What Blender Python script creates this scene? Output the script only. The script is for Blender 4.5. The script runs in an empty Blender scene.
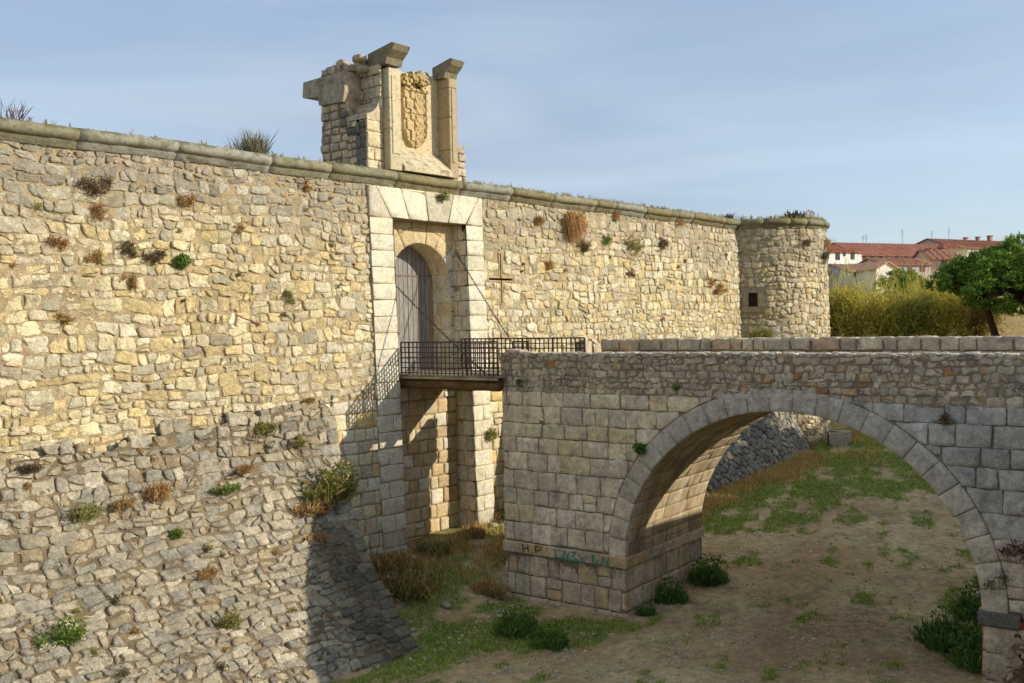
import bpy, math, random
import numpy as np
from mathutils import Matrix, Vector
rad = math.radians
random.seed(7); rng = np.random.default_rng(7)
sc = bpy.context.scene
COL = sc.collection

# ------------------------------------------------------------------ camera
F = 1055.0
al = rad(39.15)
f0 = np.array([math.cos(al), math.sin(al), 0]); r0 = np.array([math.sin(al), -math.cos(al), 0]); u0 = np.array([0, 0, 1.])
p_ = math.atan(17.5 / F); fw = f0 * math.cos(p_) - u0 * math.sin(p_); up_ = u0 * math.cos(p_) + f0 * math.sin(p_)
ro = rad(1.146); R_ = r0 * math.cos(ro) - up_ * math.sin(ro); U_ = up_ * math.cos(ro) + r0 * math.sin(ro)
cd = bpy.data.cameras.new('camera'); cam = bpy.data.objects.new('camera', cd); COL.objects.link(cam)
cam.matrix_world = Matrix(((R_[0], U_[0], -fw[0], 0), (R_[1], U_[1], -fw[1], 0), (R_[2], U_[2], -fw[2], 8.2), (0, 0, 0, 1)))
cd.sensor_width = 36; cd.lens = 36 * F / 1024; cd.clip_start = .1; cd.clip_end = 5000
sc.camera = cam

# ------------------------------------------------------------------ light
SUN = Vector((.63, -1.0, .52)).normalized()          # direction towards the sun
el = math.asin(SUN.z); az = math.atan2(SUN.x, SUN.y)
w = bpy.data.worlds.new('World'); sc.world = w; w.use_nodes = True
nt = w.node_tree; nt.nodes.clear()
N = nt.nodes.new; L = nt.links.new
out = N('ShaderNodeOutputWorld'); bg = N('ShaderNodeBackground'); sky = N('ShaderNodeTexSky')
sky.sky_type = 'NISHITA'; sky.sun_disc = False; sky.sun_elevation = el; sky.sun_rotation = az
sky.air_density = 1.0; sky.dust_density = 1.5; sky.ozone_density = 1.2; sky.altitude = 700
tc = N('ShaderNodeTexCoord'); mp = N('ShaderNodeMapping'); mp.inputs['Scale'].default_value = (1.0, 1.0, 4.5)
mp.inputs['Rotation'].default_value = (.12, -.08, .3)
nz = N('ShaderNodeTexNoise'); nz.inputs['Scale'].default_value = 1.7; nz.inputs['Detail'].default_value = 6; nz.inputs['Roughness'].default_value = .52
nz.inputs['Distortion'].default_value = .4
cr = N('ShaderNodeValToRGB'); cr.color_ramp.elements[0].position = .38; cr.color_ramp.elements[1].position = .64
cr.color_ramp.elements[0].color = (.56, .56, .56, 1); cr.color_ramp.elements[1].color = (.92, .92, .92, 1)
mx = N('ShaderNodeMixRGB'); mx.inputs[2].default_value = (2.45, 2.95, 3.75, 1)
L(tc.outputs['Generated'], mp.inputs[0]); L(mp.outputs[0], nz.inputs['Vector']); L(nz.outputs['Fac'], cr.inputs[0])
nz2 = N('ShaderNodeTexNoise'); nz2.inputs['Scale'].default_value = 2.6; nz2.inputs['Detail'].default_value = 5; nz2.inputs['Roughness'].default_value = .5; nz2.inputs['Distortion'].default_value = .6
mp2 = N('ShaderNodeMapping'); mp2.inputs['Scale'].default_value = (.8, .8, 5.5); mp2.inputs['Rotation'].default_value = (-.10, .12, 1.1)
cr2 = N('ShaderNodeValToRGB'); cr2.color_ramp.elements[0].position = .36; cr2.color_ramp.elements[1].position = .66
cr2.color_ramp.elements[0].color = (2.05, 2.55, 3.35, 1); cr2.color_ramp.elements[1].color = (2.75, 3.2, 3.85, 1)
L(tc.outputs['Generated'], mp2.inputs[0]); L(mp2.outputs[0], nz2.inputs['Vector']); L(nz2.outputs['Fac'], cr2.inputs[0]); L(cr2.outputs[0], mx.inputs[2])
L(cr.outputs[0], mx.inputs[0]); L(sky.outputs[0], mx.inputs[1]); L(mx.outputs[0], bg.inputs[0]); L(bg.outputs[0], out.inputs[0])
bg.inputs[1].default_value = .15
sd = bpy.data.lights.new('sun', 'SUN'); sd.energy = 3.8; sd.angle = rad(.5); sd.color = (1, .93, .81)
so = bpy.data.objects.new('sun', sd); COL.objects.link(so)
so.rotation_euler = SUN.to_track_quat('Z', 'Y').to_euler()
sc.view_settings.view_transform = 'Standard'; sc.view_settings.look = 'None'
sc.view_settings.exposure = 0.40; sc.view_settings.gamma = 1

# ------------------------------------------------------------------ helpers
def lin(r, g, b):
    f = lambda c: (c / 255 / 12.92) if c <= 10 else ((c / 255 + .055) / 1.055) ** 2.4
    return np.array([f(r), f(g), f(b)])
def ss(x):
    x = np.clip(x, 0, 1); return x * x * (3 - 2 * x)
def vn(x, y, s=1.0, k=0.0):
    """cheap smooth pseudo noise in -1..1"""
    x = np.asarray(x) / s; y = np.asarray(y) / s
    return (np.sin(x * 1.7 + y * .9 + k) + np.sin(-x * .8 + y * 2.1 + 1.3 + k * 2) + np.sin(x * 2.9 - y * 1.6 + 2.1 + k) * .6
            + np.sin(x * 1.1 + y * 3.7 + 4 + k) * .5) / 3.1

class MB:
    def __init__(s): s.v = []; s.f = []; s.c = []; s.n = 0
    def add(s, verts, faces, col=(.5, .5, .5)):
        verts = np.asarray(verts, float).reshape(-1, 3)
        s.v.append(verts)
        col = np.asarray(col, float)
        s.c.append(np.broadcast_to(col, (len(verts), 3)) if col.ndim == 1 else col)
        s.f.extend([tuple(i + s.n for i in f) for f in faces])
        s.n += len(verts)
    def box(s, lo, hi, col=(.5, .5, .5), bev=0.0, M=None, jit=0.0):
        lo = np.array(lo, float); hi = np.array(hi, float)
        b = min(bev, .45 * float(np.min(hi - lo)))
        if b <= 0:
            V = np.array([[(lo, hi)[i][0], (lo, hi)[j][1], (lo, hi)[k][2]] for k in (0, 1) for j in (0, 1) for i in (0, 1)])
            Fc = [(0, 2, 3, 1), (4, 5, 7, 6), (0, 1, 5, 4), (2, 6, 7, 3), (0, 4, 6, 2), (1, 3, 7, 5)]
        else:
            V = []; idx = {}
            for k in (0, 1):
                for j in (0, 1):
                    for i in (0, 1):
                        c = np.array([(lo, hi)[i][0], (lo, hi)[j][1], (lo, hi)[k][2]]); sg = np.array([1 - 2 * i, 1 - 2 * j, 1 - 2 * k])
                        for a in range(3):
                            q = c + sg * b; q[a] = c[a]; idx[(i, j, k, a)] = len(V); V.append(q)
            V = np.array(V); Fc = []
            for a in range(3):
                b1, b2 = [x for x in range(3) if x != a]
                for sgn in (0, 1):
                    q = []
                    for (m, n_) in ((0, 0), (1, 0), (1, 1), (0, 1)):
                        key = [0, 0, 0]; key[a] = sgn; key[b1] = m; key[b2] = n_
                        q.append(idx[tuple(key) + (a,)])
                    Fc.append(tuple(q))
                for m in (0, 1):
                    for n_ in (0, 1):
                        k0 = [0, 0, 0]; k0[b1] = m; k0[b2] = n_; k1 = list(k0); k1[a] = 1
                        Fc.append((idx[tuple(k0) + (b1,)], idx[tuple(k1) + (b1,)], idx[tuple(k1) + (b2,)], idx[tuple(k0) + (b2,)]))
            for i in (0, 1):
                for j in (0, 1):
                    for k in (0, 1): Fc.append((idx[(i, j, k, 0)], idx[(i, j, k, 1)], idx[(i, j, k, 2)]))
        if jit: V = V + rng.normal(0, jit, V.shape)
        if M is not None: V = np.array([M @ Vector(q) for q in V])
        s.add(V, Fc, col)
    def tube(s, pts, rads, col=(.5, .5, .5), n=6, caps=True):
        pts = np.array(pts, float); m = len(pts)
        if np.isscalar(rads): rads = [rads] * m
        V = []; 
        for i in range(m):
            t = pts[min(i + 1, m - 1)] - pts[max(i - 1, 0)]; t /= np.linalg.norm(t) + 1e-9
            a = np.cross(t, [0, 0, 1.]) if abs(t[2]) < .9 else np.cross(t, [1., 0, 0]); a /= np.linalg.norm(a); b = np.cross(t, a)
            for k in range(n):
                th = 2 * math.pi * k / n; V.append(pts[i] + rads[i] * (a * math.cos(th) + b * math.sin(th)))
        Fc = [(i * n + k, i * n + (k + 1) % n, (i + 1) * n + (k + 1) % n, (i + 1) * n + k) for i in range(m - 1) for k in range(n)]
        if caps: Fc += [tuple(range(n))[::-1], tuple((m - 1) * n + k for k in range(n))]
        s.add(V, Fc, col)
    def prism(s, poly, d0, d1, fn, col=(.5, .5, .5)):
        """poly 2-D, extruded between d0 and d1; fn(a,b,d)->xyz"""
        n = len(poly); V = [fn(a, b, d0) for a, b in poly] + [fn(a, b, d1) for a, b in poly]
        Fc = [tuple(range(n)), tuple(range(2 * n - 1, n - 1, -1))] + [(i, i + n, (i + 1) % n + n, (i + 1) % n) for i in range(n)]
        s.add(V, Fc, col)
    def build(s, name, mat, parent=None, smooth=True):
        V = np.concatenate(s.v); C = np.concatenate(s.c)
        me = bpy.data.meshes.new(name); me.from_pydata(V.tolist(), [], s.f)
        at = me.attributes.new('tint', 'FLOAT_COLOR', 'POINT')
        at.data.foreach_set('color', np.hstack([C, np.ones((len(C), 1))]).astype(np.float32).ravel())
        if smooth: me.polygons.foreach_set('use_smooth', [True] * len(me.polygons))
        me.materials.append(mat)
        o = bpy.data.objects.new(name, me); COL.objects.link(o)
        if parent: o.parent = parent
        return o
def fixn(o):
    import bmesh
    bm = bmesh.new(); bm.from_mesh(o.data); bmesh.ops.recalc_face_normals(bm, faces=bm.faces); bm.to_mesh(o.data); bm.free(); return o
def tag(o, label=None, cat=None, group=None, kind=None):
    if label: o['label'] = label
    if cat: o['category'] = cat
    if group: o['group'] = group
    if kind: o['kind'] = kind
    return o
def empty(name, label, cat, group=None, loc=(0, 0, 0)):
    o = bpy.data.objects.new(name, None); COL.objects.link(o); o.location = loc; return tag(o, label, cat, group)
def reparent(o, e):                                   # world-coordinate mesh under an empty that is not at the origin
    o.parent = e; o.matrix_parent_inverse = Matrix.Translation(-Vector(e.location)); return o

# ------------------------------------------------------------------ materials
def mat(name, rough=.9, bump=((12, .5, .03), (55, .5, .01)), mott=((5, .7, 1.25), (28, .8, 1.2)), spots=None, spots2=None, leaf=False, spec=.2, stretch=(1, 1, 1), moss=None):
    m = bpy.data.materials.new(name); m.use_nodes = True; t = m.node_tree; b = t.nodes['Principled BSDF']
    N = t.nodes.new; L = t.links.new
    at = N('ShaderNodeAttribute'); at.attribute_name = 'tint'; cur = at.outputs['Color']
    tc = N('ShaderNodeTexCoord'); mp = N('ShaderNodeMapping'); mp.inputs['Scale'].default_value = stretch; L(tc.outputs['Object'], mp.inputs[0]); co = mp.outputs[0]
    def noise(s, d=4, r=.6):
        n = N('ShaderNodeTexNoise'); n.inputs['Scale'].default_value = s; n.inputs['Detail'].default_value = d; n.inputs['Roughness'].default_value = r; L(co, n.inputs['Vector']); return n.outputs['Fac']
    for s, a, c in mott:
        mr = N('ShaderNodeMapRange'); mr.inputs['From Min'].default_value = .3; mr.inputs['From Max'].default_value = .7
        mr.inputs['To Min'].default_value = a; mr.inputs['To Max'].default_value = c; L(noise(s), mr.inputs[0])
        mu = N('ShaderNodeVectorMath'); mu.operation = 'SCALE'; L(cur, mu.inputs[0]); L(mr.outputs[0], mu.inputs['Scale']); cur = mu.outputs[0]
    for sp in (spots, spots2, moss):
        if not sp: continue
        s, lo, hi, col, fac = sp
        mr = N('ShaderNodeMapRange'); mr.inputs['From Min'].default_value = lo; mr.inputs['From Max'].default_value = hi
        mr.inputs['To Min'].default_value = 0; mr.inputs['To Max'].default_value = fac; L(noise(s, 6, .65), mr.inputs[0])
        f_ = mr.outputs[0]
        if sp is moss:                              # only on upward-facing surface
            g = N('ShaderNodeNewGeometry'); sx = N('ShaderNodeSeparateXYZ'); L(g.outputs['Normal'], sx.inputs[0])
            m2 = N('ShaderNodeMapRange'); m2.inputs['From Min'].default_value = .0; m2.inputs['From Max'].default_value = .6; L(sx.outputs['Z'], m2.inputs[0])
            m3 = N('ShaderNodeMath'); m3.operation = 'MULTIPLY'; L(f_, m3.inputs[0]); L(m2.outputs[0], m3.inputs[1]); f_ = m3.outputs[0]
        mi = N('ShaderNodeMixRGB'); L(f_, mi.inputs[0]); L(cur, mi.inputs[1]); mi.inputs[2].default_value = (*col, 1); cur = mi.outputs[0]
    L(cur, b.inputs['Base Color'])
    b.inputs['Roughness'].default_value = rough; b.inputs['Specular IOR Level'].default_value = spec
    prev = None
    for s, st, d in bump:
        bp = N('ShaderNodeBump'); bp.inputs['Strength'].default_value = st; bp.inputs['Distance'].default_value = d
        L(noise(s, 5, .65), bp.inputs['Height'])
        if prev: L(prev, bp.inputs['Normal'])
        prev = bp.outputs[0]
    if prev: L(prev, b.inputs['Normal'])
    if leaf:
        tr = N('ShaderNodeBsdfTranslucent'); L(cur, tr.inputs[0]); ms = N('ShaderNodeMixShader'); ms.inputs[0].default_value = .35
        L(b.outputs[0], ms.inputs[1]); L(tr.outputs[0], ms.inputs[2]); L(ms.outputs[0], t.nodes['Material Output'].inputs[0])
    return m
DARK = (.075, .07, .062); RUST = (.42, .2, .06); MOSSG = (.1, .11, .04)
M_rub = mat('limestone_rubble', mott=((.35, .88, 1.1), (2.3, .8, 1.14), (9, .74, 1.2), (34, .76, 1.18)), spots=(4.2, .55, .68, (.2, .165, .115), .62), spots2=(7, .6, .72, (.42, .27, .12), .45), bump=((7, .9, .06), (24, .9, .03), (70, .7, .008)))
M_scarp = mat('scarp_rubble', mott=((.5, .85, 1.12), (3, .75, 1.2), (11, .7, 1.25), (34, .7, 1.25)), spots=(2.6, .52, .70, (.12, .11, .1), .7), spots2=(9, .6, .75, (.42, .4, .35), .6), bump=((7, .8, .06), (26, .7, .025), (80, .5, .008)))
M_ash = mat('dressed_limestone', mott=((.6, .86, 1.08), (3, .78, 1.16), (12, .8, 1.15), (34, .8, 1.15)), spots=(3.0, .58, .75, (.2, .18, .15), .5), spots2=(1.7, .6, .72, (.45, .27, .1), .4), bump=((9, .5, .025), (34, .5, .012), (90, .4, .004)))
M_bri = mat('bridge_masonry', spots=(2.0, .54, .70, (.15, .14, .135), .6), spots2=(1.4, .6, .72, (.3, .2, .12), .55), bump=((6, .8, .05), (24, .8, .02), (80, .6, .006)), mott=((.6, .88, 1.12), (2.5, .76, 1.2), (9, .76, 1.2), (40, .76, 1.22)))
M_corn = mat('cornice_stone', spots=(2.2, .5, .64, (.16, .14, .07), .75), spots2=(5, .57, .68, (.06, .06, .05), .7), moss=(3, .45, .6, MOSSG, .9), bump=((9, .6, .03), (40, .5, .01)))
M_gable = mat('gable_masonry', spots=(2.6, .52, .66, (.11, .1, .09), .7), spots2=(6, .58, .7, (.12, .11, .1), .6), bump=((8, .6, .04), (40, .6, .012)))
M_ochre = mat('ochre_stone', spots=(5, .5, .66, (.16, .13, .08), .65), bump=((9, .5, .03), (40, .5, .01)))
M_mort = mat('lime_mortar', mott=((3, .7, 1.3), (20, .7, 1.3)), bump=((10, .8, .05), (40, .7, .02)))
M_earth = mat('moat_earth', mott=((.5, .85, 1.15), (4, .75, 1.25), (30, .7, 1.3)), spots=(.9, .52, .68, (.11, .13, .045), .55), spots2=(30, .60, .68, (.5, .45, .38), .8), bump=((2, .5, .15), (14, .8, .06), (60, .8, .02)))
M_leaf = mat('foliage', leaf=True, bump=(), mott=((3, .8, 1.2),), rough=.7)
M_bark = mat('bark', bump=((10, .8, .05),), stretch=(1, 1, .3))
M_wood = mat('weathered_wood', bump=((8, .7, .03), (30, .5, .01)), stretch=(1, .25, 1), mott=((6, .6, 1.3), (30, .7, 1.2)))
M_door = mat('door_wood', bump=((8, .7, .02), (30, .5, .01)), stretch=(3, 3, .3), mott=((6, .65, 1.3), (25, .7, 1.25)))
M_iron = mat('painted_iron', rough=.6, bump=(), spec=.4, mott=((8, .7, 1.3),))
M_house = mat('rendered_wall', bump=((4, .3, .02),), mott=((.4, .9, 1.08), (3, .93, 1.06)))
M_tile = mat('roof_tiles', bump=((3, .9, .15),), mott=((.5, .8, 1.2), (3, .65, 1.3)))
M_glass = mat('dark_glass', rough=.2, bump=(), spec=.5, mott=())
M_paint = mat('wall_paint', bump=(), mott=((20, .6, 1.2),), spots=(14, .5, .62, (.33, .28, .21), .45))

KT = 1.0
# ------------------------------------------------------------------ masonry
def clip(poly, px, py, nx, ny):
    """keep the side where (p-P).n <= 0"""
    o = []; n = len(poly)
    for i in range(n):
        a = poly[i]; b = poly[(i + 1) % n]
        da = (a[0] - px) * nx + (a[1] - py) * ny; db = (b[0] - px) * nx + (b[1] - py) * ny
        if da <= 0: o.append(a)
        if (da < 0 < db) or (db < 0 < da):
            t = da / (da - db); o.append((a[0] + t * (b[0] - a[0]), a[1] + t * (b[1] - a[1])))
    return o
def hole_clip(poly, c, H):
    x0, x1, y0, y1 = H
    xs = [p[0] for p in poly]; ys = [p[1] for p in poly]
    if max(xs) <= x0 or min(xs) >= x1 or max(ys) <= y0 or min(ys) >= y1: return poly
    ds = [(x0 - c[0], (x0, 0, 1, 0)), (c[0] - x1, (x1, 0, -1, 0)), (y0 - c[1], (0, y0, 0, 1)), (c[1] - y1, (0, y1, 0, -1))]
    d, pl = max(ds, key=lambda q: q[0])
    if d <= 0: return []
    return clip(poly, *pl)
def voronoi(s0, s1, t0, t1, ds, dt, jit=.36, drop=.14, holes=(), keep=None, jt=None, sp=.16):
    nr = max(1, int(round((t1 - t0) / dt))); dt = (t1 - t0) / nr; seeds = {}
    nc = int((s1 - s0) / ds) + 3
    for r in range(-1, nr + 1):
        off = random.random() * ds
        for c in range(-1, nc + 1):
            if random.random() < drop: continue
            s = s0 + c * ds + off + random.uniform(-jit, jit) * ds - ds * .5
            seeds[(r, c)] = (s, t0 + (r + .5) * dt + random.uniform(-1, 1) * (jt or jit) * dt)
    cells = []
    for (r, c), (x, y) in seeds.items():
        if x < s0 - ds or x > s1 + ds or r < 0 or r >= nr: continue
        if keep and not keep(x, y): continue
        poly = [(x - 2.6 * ds, y - 2.2 * dt), (x + 2.6 * ds, y - 2.2 * dt), (x + 2.6 * ds, y + 2.2 * dt), (x - 2.6 * ds, y + 2.2 * dt)]
        for dr in (-2, -1, 0, 1, 2):
            for dc in (-4, -3, -2, -1, 0, 1, 2, 3, 4):
                if dr == 0 and dc == 0: continue
                q = seeds.get((r + dr, c + dc))
                if q is None: continue
                poly = clip(poly, (x + q[0]) / 2, (y + q[1]) / 2, q[0] - x, q[1] - y)
                if len(poly) < 3: break
            if len(poly) < 3: break
        if len(poly) < 3: continue
        for pl in ((s0, 0, -1, 0), (s1, 0, 1, 0), (0, t0, 0, -1), (0, t1, 0, 1)):
            poly = clip(poly, *pl)
        for H in holes:
            if len(poly) >= 3: poly = hole_clip(poly, (x, y), H)
        if len(poly) >= 3: cells.append(poly)
    return split_cells(cells, sp)
def ashlar(s0, s1, t0, t1, h=.5, w=(.45, .95), jit=.012, slope=0.0):
    cells = []; t = t0; n = max(1, int(round((t1 - t0) / h))); hs = np.array([random.uniform(.8, 1.2) for _ in range(n)]); hs *= (t1 - t0) / hs.sum()
    for hh in hs:
        s = s0 - random.random() * w[0]
        while s < s1:
            ww = random.uniform(*w); a = max(s, s0); b = min(s + ww, s1); s += ww
            if s1 - b < .16: b = s1; s = s1 + 1
            if b - a < .1: continue
            parts = [(t, t + hh)]
            if random.random() < .07 and hh > .4: parts = [(t, t + hh * .5), (t + hh * .5, t + hh)]
            for (ta, tb) in parts:
                m = (a + b) / 2; j = lambda: random.uniform(-jit, jit)
                cells.append([(a + j(), ta + j()), (m, ta + j()), (b + j(), ta + j()), (b + j(), (ta + tb) / 2), (b + j(), tb + j()), (m, tb + j()), (a + j(), tb + j()), (a + j(), (ta + tb) / 2)])
        t += hh
    return cells
def chaikin(P):
    Q = []
    for i in range(len(P)):
        a = P[i]; b = P[(i + 1) % len(P)]
        Q += [(a[0] * .8 + b[0] * .2, a[1] * .8 + b[1] * .2), (a[0] * .2 + b[0] * .8, a[1] * .2 + b[1] * .8)]
    return Q
def split_cells(cells, p=.16):
    o_ = []
    for c in cells:
        if len(c) > 3 and random.random() < p:
            mx_ = sum(q[0] for q in c) / len(c); my_ = sum(q[1] for q in c) / len(c); a = random.uniform(-.7, .7) + (math.pi / 2 if random.random() < .6 else 0)
            nx, ny_ = math.cos(a), math.sin(a); sh = random.uniform(-.05, .05)
            for sg in (1, -1):
                d = clip(c, mx_ + nx * sh, my_ + ny_ * sh, nx * sg, ny_ * sg)
                if len(d) > 2: o_.append(d)
        else: o_.append(c)
    return o_
def coursed(s0, s1, t0, t1, h=(.2, .36), w=(.26, .66), jit=.03, wav=.07, holes=(), sp=.1, keep=None):
    """roughly squared rubble in wandering courses"""
    cells = []; t = t0 - .15; rows = []
    while t < t1 + .15: hh = random.uniform(*h); rows.append((t, t + hh)); t += hh
    def W_(x, y): return (x + .5 * wav * float(vn(x, y, .8, 3)), y + wav * float(vn(x, y, 1.1, 6)) + .35 * wav * float(vn(x, y, .4, 1)))
    for (ta, tb) in rows:
        x = s0 - random.random() * .5; hh = tb - ta
        while x < s1 + .1:
            ww = random.uniform(*w) * (.75 + .25 * hh / .28); j = lambda k=1.0: random.gauss(0, jit * k)
            a, b_ = x, x + ww; x = b_; m = (a + b_) / 2; r = random.random()
            parts = [[(a, ta), (m, ta), (b_, ta), (b_, (ta + tb) / 2), (b_, tb), (m, tb), (a, tb), (a, (ta + tb) / 2)]]
            if r < .13 and hh > .27:
                q_ = ta + hh * random.uniform(.4, .6); parts = [[(a, ta), (m, ta), (b_, ta), (b_, q_ + .02), (m, q_), (a, q_ - .02)], [(a, q_ - .02), (m, q_), (b_, q_ + .02), (b_, tb), (m, tb), (a, tb)]]
            elif r < .2:
                k = random.uniform(-.06, .06); parts = [[(a, ta), (m + k, ta), (m - k, tb), (a, tb)], [(m + k, ta), (b_, ta), (b_, tb), (m - k, tb)]]
            for pl in parts:
                pl = [W_(p[0] + j(), p[1] + j(.8)) for p in pl]
                c = (sum(p[0] for p in pl) / len(pl), sum(p[1] for p in pl) / len(pl))
                if keep and not keep(*c): continue
                for q_ in ((s0, 0, -1, 0), (s1, 0, 1, 0), (0, t0, 0, -1), (0, t1, 0, 1)):
                    if len(pl) > 2: pl = clip(pl, *q_)
                for H in holes:
                    if len(pl) > 2: pl = hole_clip(pl, c, H)
                if len(pl) > 2: cells.append(pl)
    return split_cells(cells, sp)
def warp2(Q, amp):
    x, y = Q[:, 0], Q[:, 1]
    dx = vn(x, y, .22, 1.1) * amp + vn(x, y, .09, 2.3) * amp * .45; dy = vn(x, y, .22, 5.1) * amp + vn(x, y, .09, 7.7) * amp * .45
    return Q + np.stack([dx, dy], 1)
def stones(mb, cells, fmap, tint, joint=.025, h=(.0, .04), bulge=.03, tilt=.04, rough=.006, rounded=True, edge=.9, deep=.07, wear=.014):
    for poly in cells:
        P = np.array(poly); 
        x, y = P[:, 0], P[:, 1]; x2, y2 = np.roll(x, -1), np.roll(y, -1)
        cr_ = x * y2 - x2 * y; A = cr_.sum() / 2
        if abs(A) < .006: continue
        c = np.array([((x + x2) * cr_).sum(), ((y + y2) * cr_).sum()]) / (6 * A)
        e = np.stack([x2 - x, y2 - y], 1); ln = np.linalg.norm(e, axis=1) + 1e-9
        d = np.abs((c[0] - x) * e[:, 1] - (c[1] - y) * e[:, 0]) / ln
        inr = max(.03, d[ln > .04].min() if (ln > .04).any() else .05)
        if A < 0: P = P[::-1]
        k = max(.45, 1 - joint * random.uniform(.6, 1.5) / inr)
        Q = P
        if rounded:
            Q = np.array(chaikin([tuple(q) for q in Q])); Q2 = []
            if len(Q) < 10: Q = np.array(chaikin([tuple(q) for q in Q]))
            for i in range(len(Q)):
                Q2.append(Q[i])
                if np.linalg.norm(Q[i] - Q[(i + 1) % len(Q)]) > .1: Q2.append((Q[i] + Q[(i + 1) % len(Q)]) / 2)
            Q = warp2(np.array(Q2), .028)
            Q = Q + rng.normal(0, .05 * inr, Q.shape)
        if not rounded and edge < .945 and wear > 0:
            Q2 = []
            for i in range(len(Q)):
                a_, b2 = Q[i], Q[(i + 1) % len(Q)]; Q2.append(a_)
                if np.linalg.norm(a_ - b2) > .16: Q2 += [(2 * a_ + b2) / 3, (a_ + 2 * b2) / 3]
            Q = warp2(np.array(Q2), wear) + rng.normal(0, wear * .35, (len(Q2), 2))
        n = len(Q); h0 = random.uniform(*h); ta, tb = rng.normal(0, tilt, 2)
        D = Q - c; V = []; 
        for kk, hh in ((k, -deep), (k * .985, h0 * .5 - .005), (k * edge, h0 + bulge * .35), (k * edge * .62, h0 + bulge * .85)):
            pts = c + D * kk; hv = hh + (0 if hh == -deep else 1) * ((pts - c) @ np.array([ta, tb]) + rng.normal(0, rough, n))
            V.append(fmap(pts[:, 0], pts[:, 1], hv))
        V.append(fmap(c[:1], c[1:], np.array([h0 + bulge])))
        V = np.concatenate(V)
        Fc = [(r * n + i, r * n + (i + 1) % n, (r + 1) * n + (i + 1) % n, (r + 1) * n + i) for r in range(3) for i in range(n)]
        Fc += [(3 * n + i, 3 * n + (i + 1) % n, 4 * n) for i in range(n)]
        mb.add(V, Fc, tint(c[0], c[1]))
def sheet(mb, s0, s1, t0, t1, fmap, col, holes=(), h=-.03, ns=1.0, nt_=1.0, nz_=None):
    S = sorted(set([s0, s1] + [v for H in holes for v in H[:2] if s0 < v < s1] + list(np.arange(s0, s1, ns)[1:])))
    T = sorted(set([t0, t1] + [v for H in holes for v in H[2:] if t0 < v < t1] + list(np.arange(t0, t1, nt_)[1:])))
    S = np.array(S); T = np.array(T); gs, gt = np.meshgrid(S, T, indexing='ij')
    hv = np.full(gs.size, float(h)) if nz_ is None else h + nz_ * (vn(gs.ravel(), gt.ravel(), .55, 3) * .6 + vn(gs.ravel(), gt.ravel(), .17, 9) * .5 + vn(gs.ravel(), gt.ravel(), 2.2, 1) * .5)
    V = fmap(gs.ravel(), gt.ravel(), hv); Fc = []; m = len(T)
    for i in range(len(S) - 1):
        for j in range(m - 1):
            a, b = (S[i] + S[i + 1]) / 2, (T[j] + T[j + 1]) / 2
            if any(H[0] < a < H[1] and H[2] < b < H[3] for H in holes): continue
            Fc.append((i * m + j, (i + 1) * m + j, (i + 1) * m + j + 1, i * m + j + 1))
    mb.add(V, Fc, col)
V3 = lambda x, y, z: np.stack(np.broadcast_arrays(x, y, z), 1)
def wallY(z): return 24.3 - .03 * (13 - z)
f_wall = lambda s, t, h: V3(s, wallY(t) - h, t)
def planeY(y): return lambda s, t, h: V3(s, y - h, t)            # faces -Y, s = X
def planeYp(y): return lambda s, t, h: V3(s, y + h, t)           # faces +Y
def planeX(x): return lambda s, t, h: V3(x - h, s, t)            # faces -X, s = Y
def planeXp(x): return lambda s, t, h: V3(x + h, s, t)
MORT = lin(168, 148, 114)
CREAM = lin(221, 206, 164); OCHRE = lin(214, 186, 126); GREY = lin(176, 168, 148); PALE = lin(222, 212, 184); PINKISH = lin(204, 182, 154)
def pick(ws, cols, v=.1):
    i = random.choices(range(len(cols)), ws)[0]; return cols[i] * random.uniform(1 - v, 1 + v) * KT
def tint_wall(s, t):
    g = float(ss((t - 10.3 + .8 * vn(s, t, 2.2)) / 1.9)) * (.9 if s < 24 else .55)
    wv = .5 + .5 * float(vn(s, t, 3.5, 2))
    c = pick([4, .8 + 2.6 * wv, .5 + 1.2 * (1 - wv), 2 if s > 28 else 1.4, .4], [CREAM, OCHRE, GREY, PALE, PINKISH], .09) * (1.06 - .10 * wv)
    c = .62 * c + .38 * lin(220, 204, 160)
    c = c * (1 - g) + (GREY * random.uniform(.65, 1.15)) * g
    return c * random.uniform(.8, 1.1)
def tint_ash(s, t): 
    return pick([4, .4, 3], [lin(218, 207, 178), lin(200, 190, 164), PALE], .05) * (.9 if random.random() < .15 else 1)
def tint_low(s, t):
    return pick([4, .8, .6, 1.2, 1.2], [CREAM, OCHRE, lin(190, 176, 152), PALE, PINKISH], .07)
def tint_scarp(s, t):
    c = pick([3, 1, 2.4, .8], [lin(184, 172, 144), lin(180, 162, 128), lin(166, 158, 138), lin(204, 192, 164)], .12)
    d = float(ss((s - float(xend(t)) + 2.1 + .5 * vn(s, t, .7)) / 1.1)) * float(ss((6.3 - t) / 1.5)); return c * .80 * (1 - .6 * d)  # d darkens stones towards the gate end: lichen plus shade painted into the tint
def tint_bri(s, t):
    g = float(ss((13.5 - s + .8 * vn(s, t, 1.2)) / 3) * ss((t - 2.2) / 2))
    c = pick([3, 2, 1.5, 1], [lin(218, 202, 172), lin(206, 192, 168), lin(218, 198, 160), lin(226, 212, 186)], .08)
    c = c * 1.06
    c = c * (1 - g) + lin(186, 180, 170) * random.uniform(.88, 1.12) * g
    return c
def tint_par(s, t): return pick([3, 2, 2, .7, .15], [lin(196, 180, 152), lin(184, 170, 148), lin(206, 192, 164), lin(200, 170, 128), lin(178, 126, 84)], .1)
def tint_pier(s, t): return pick([3, 2, 1.5], [lin(208, 190, 158), lin(198, 182, 156), lin(208, 180, 136)], .08)

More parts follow.
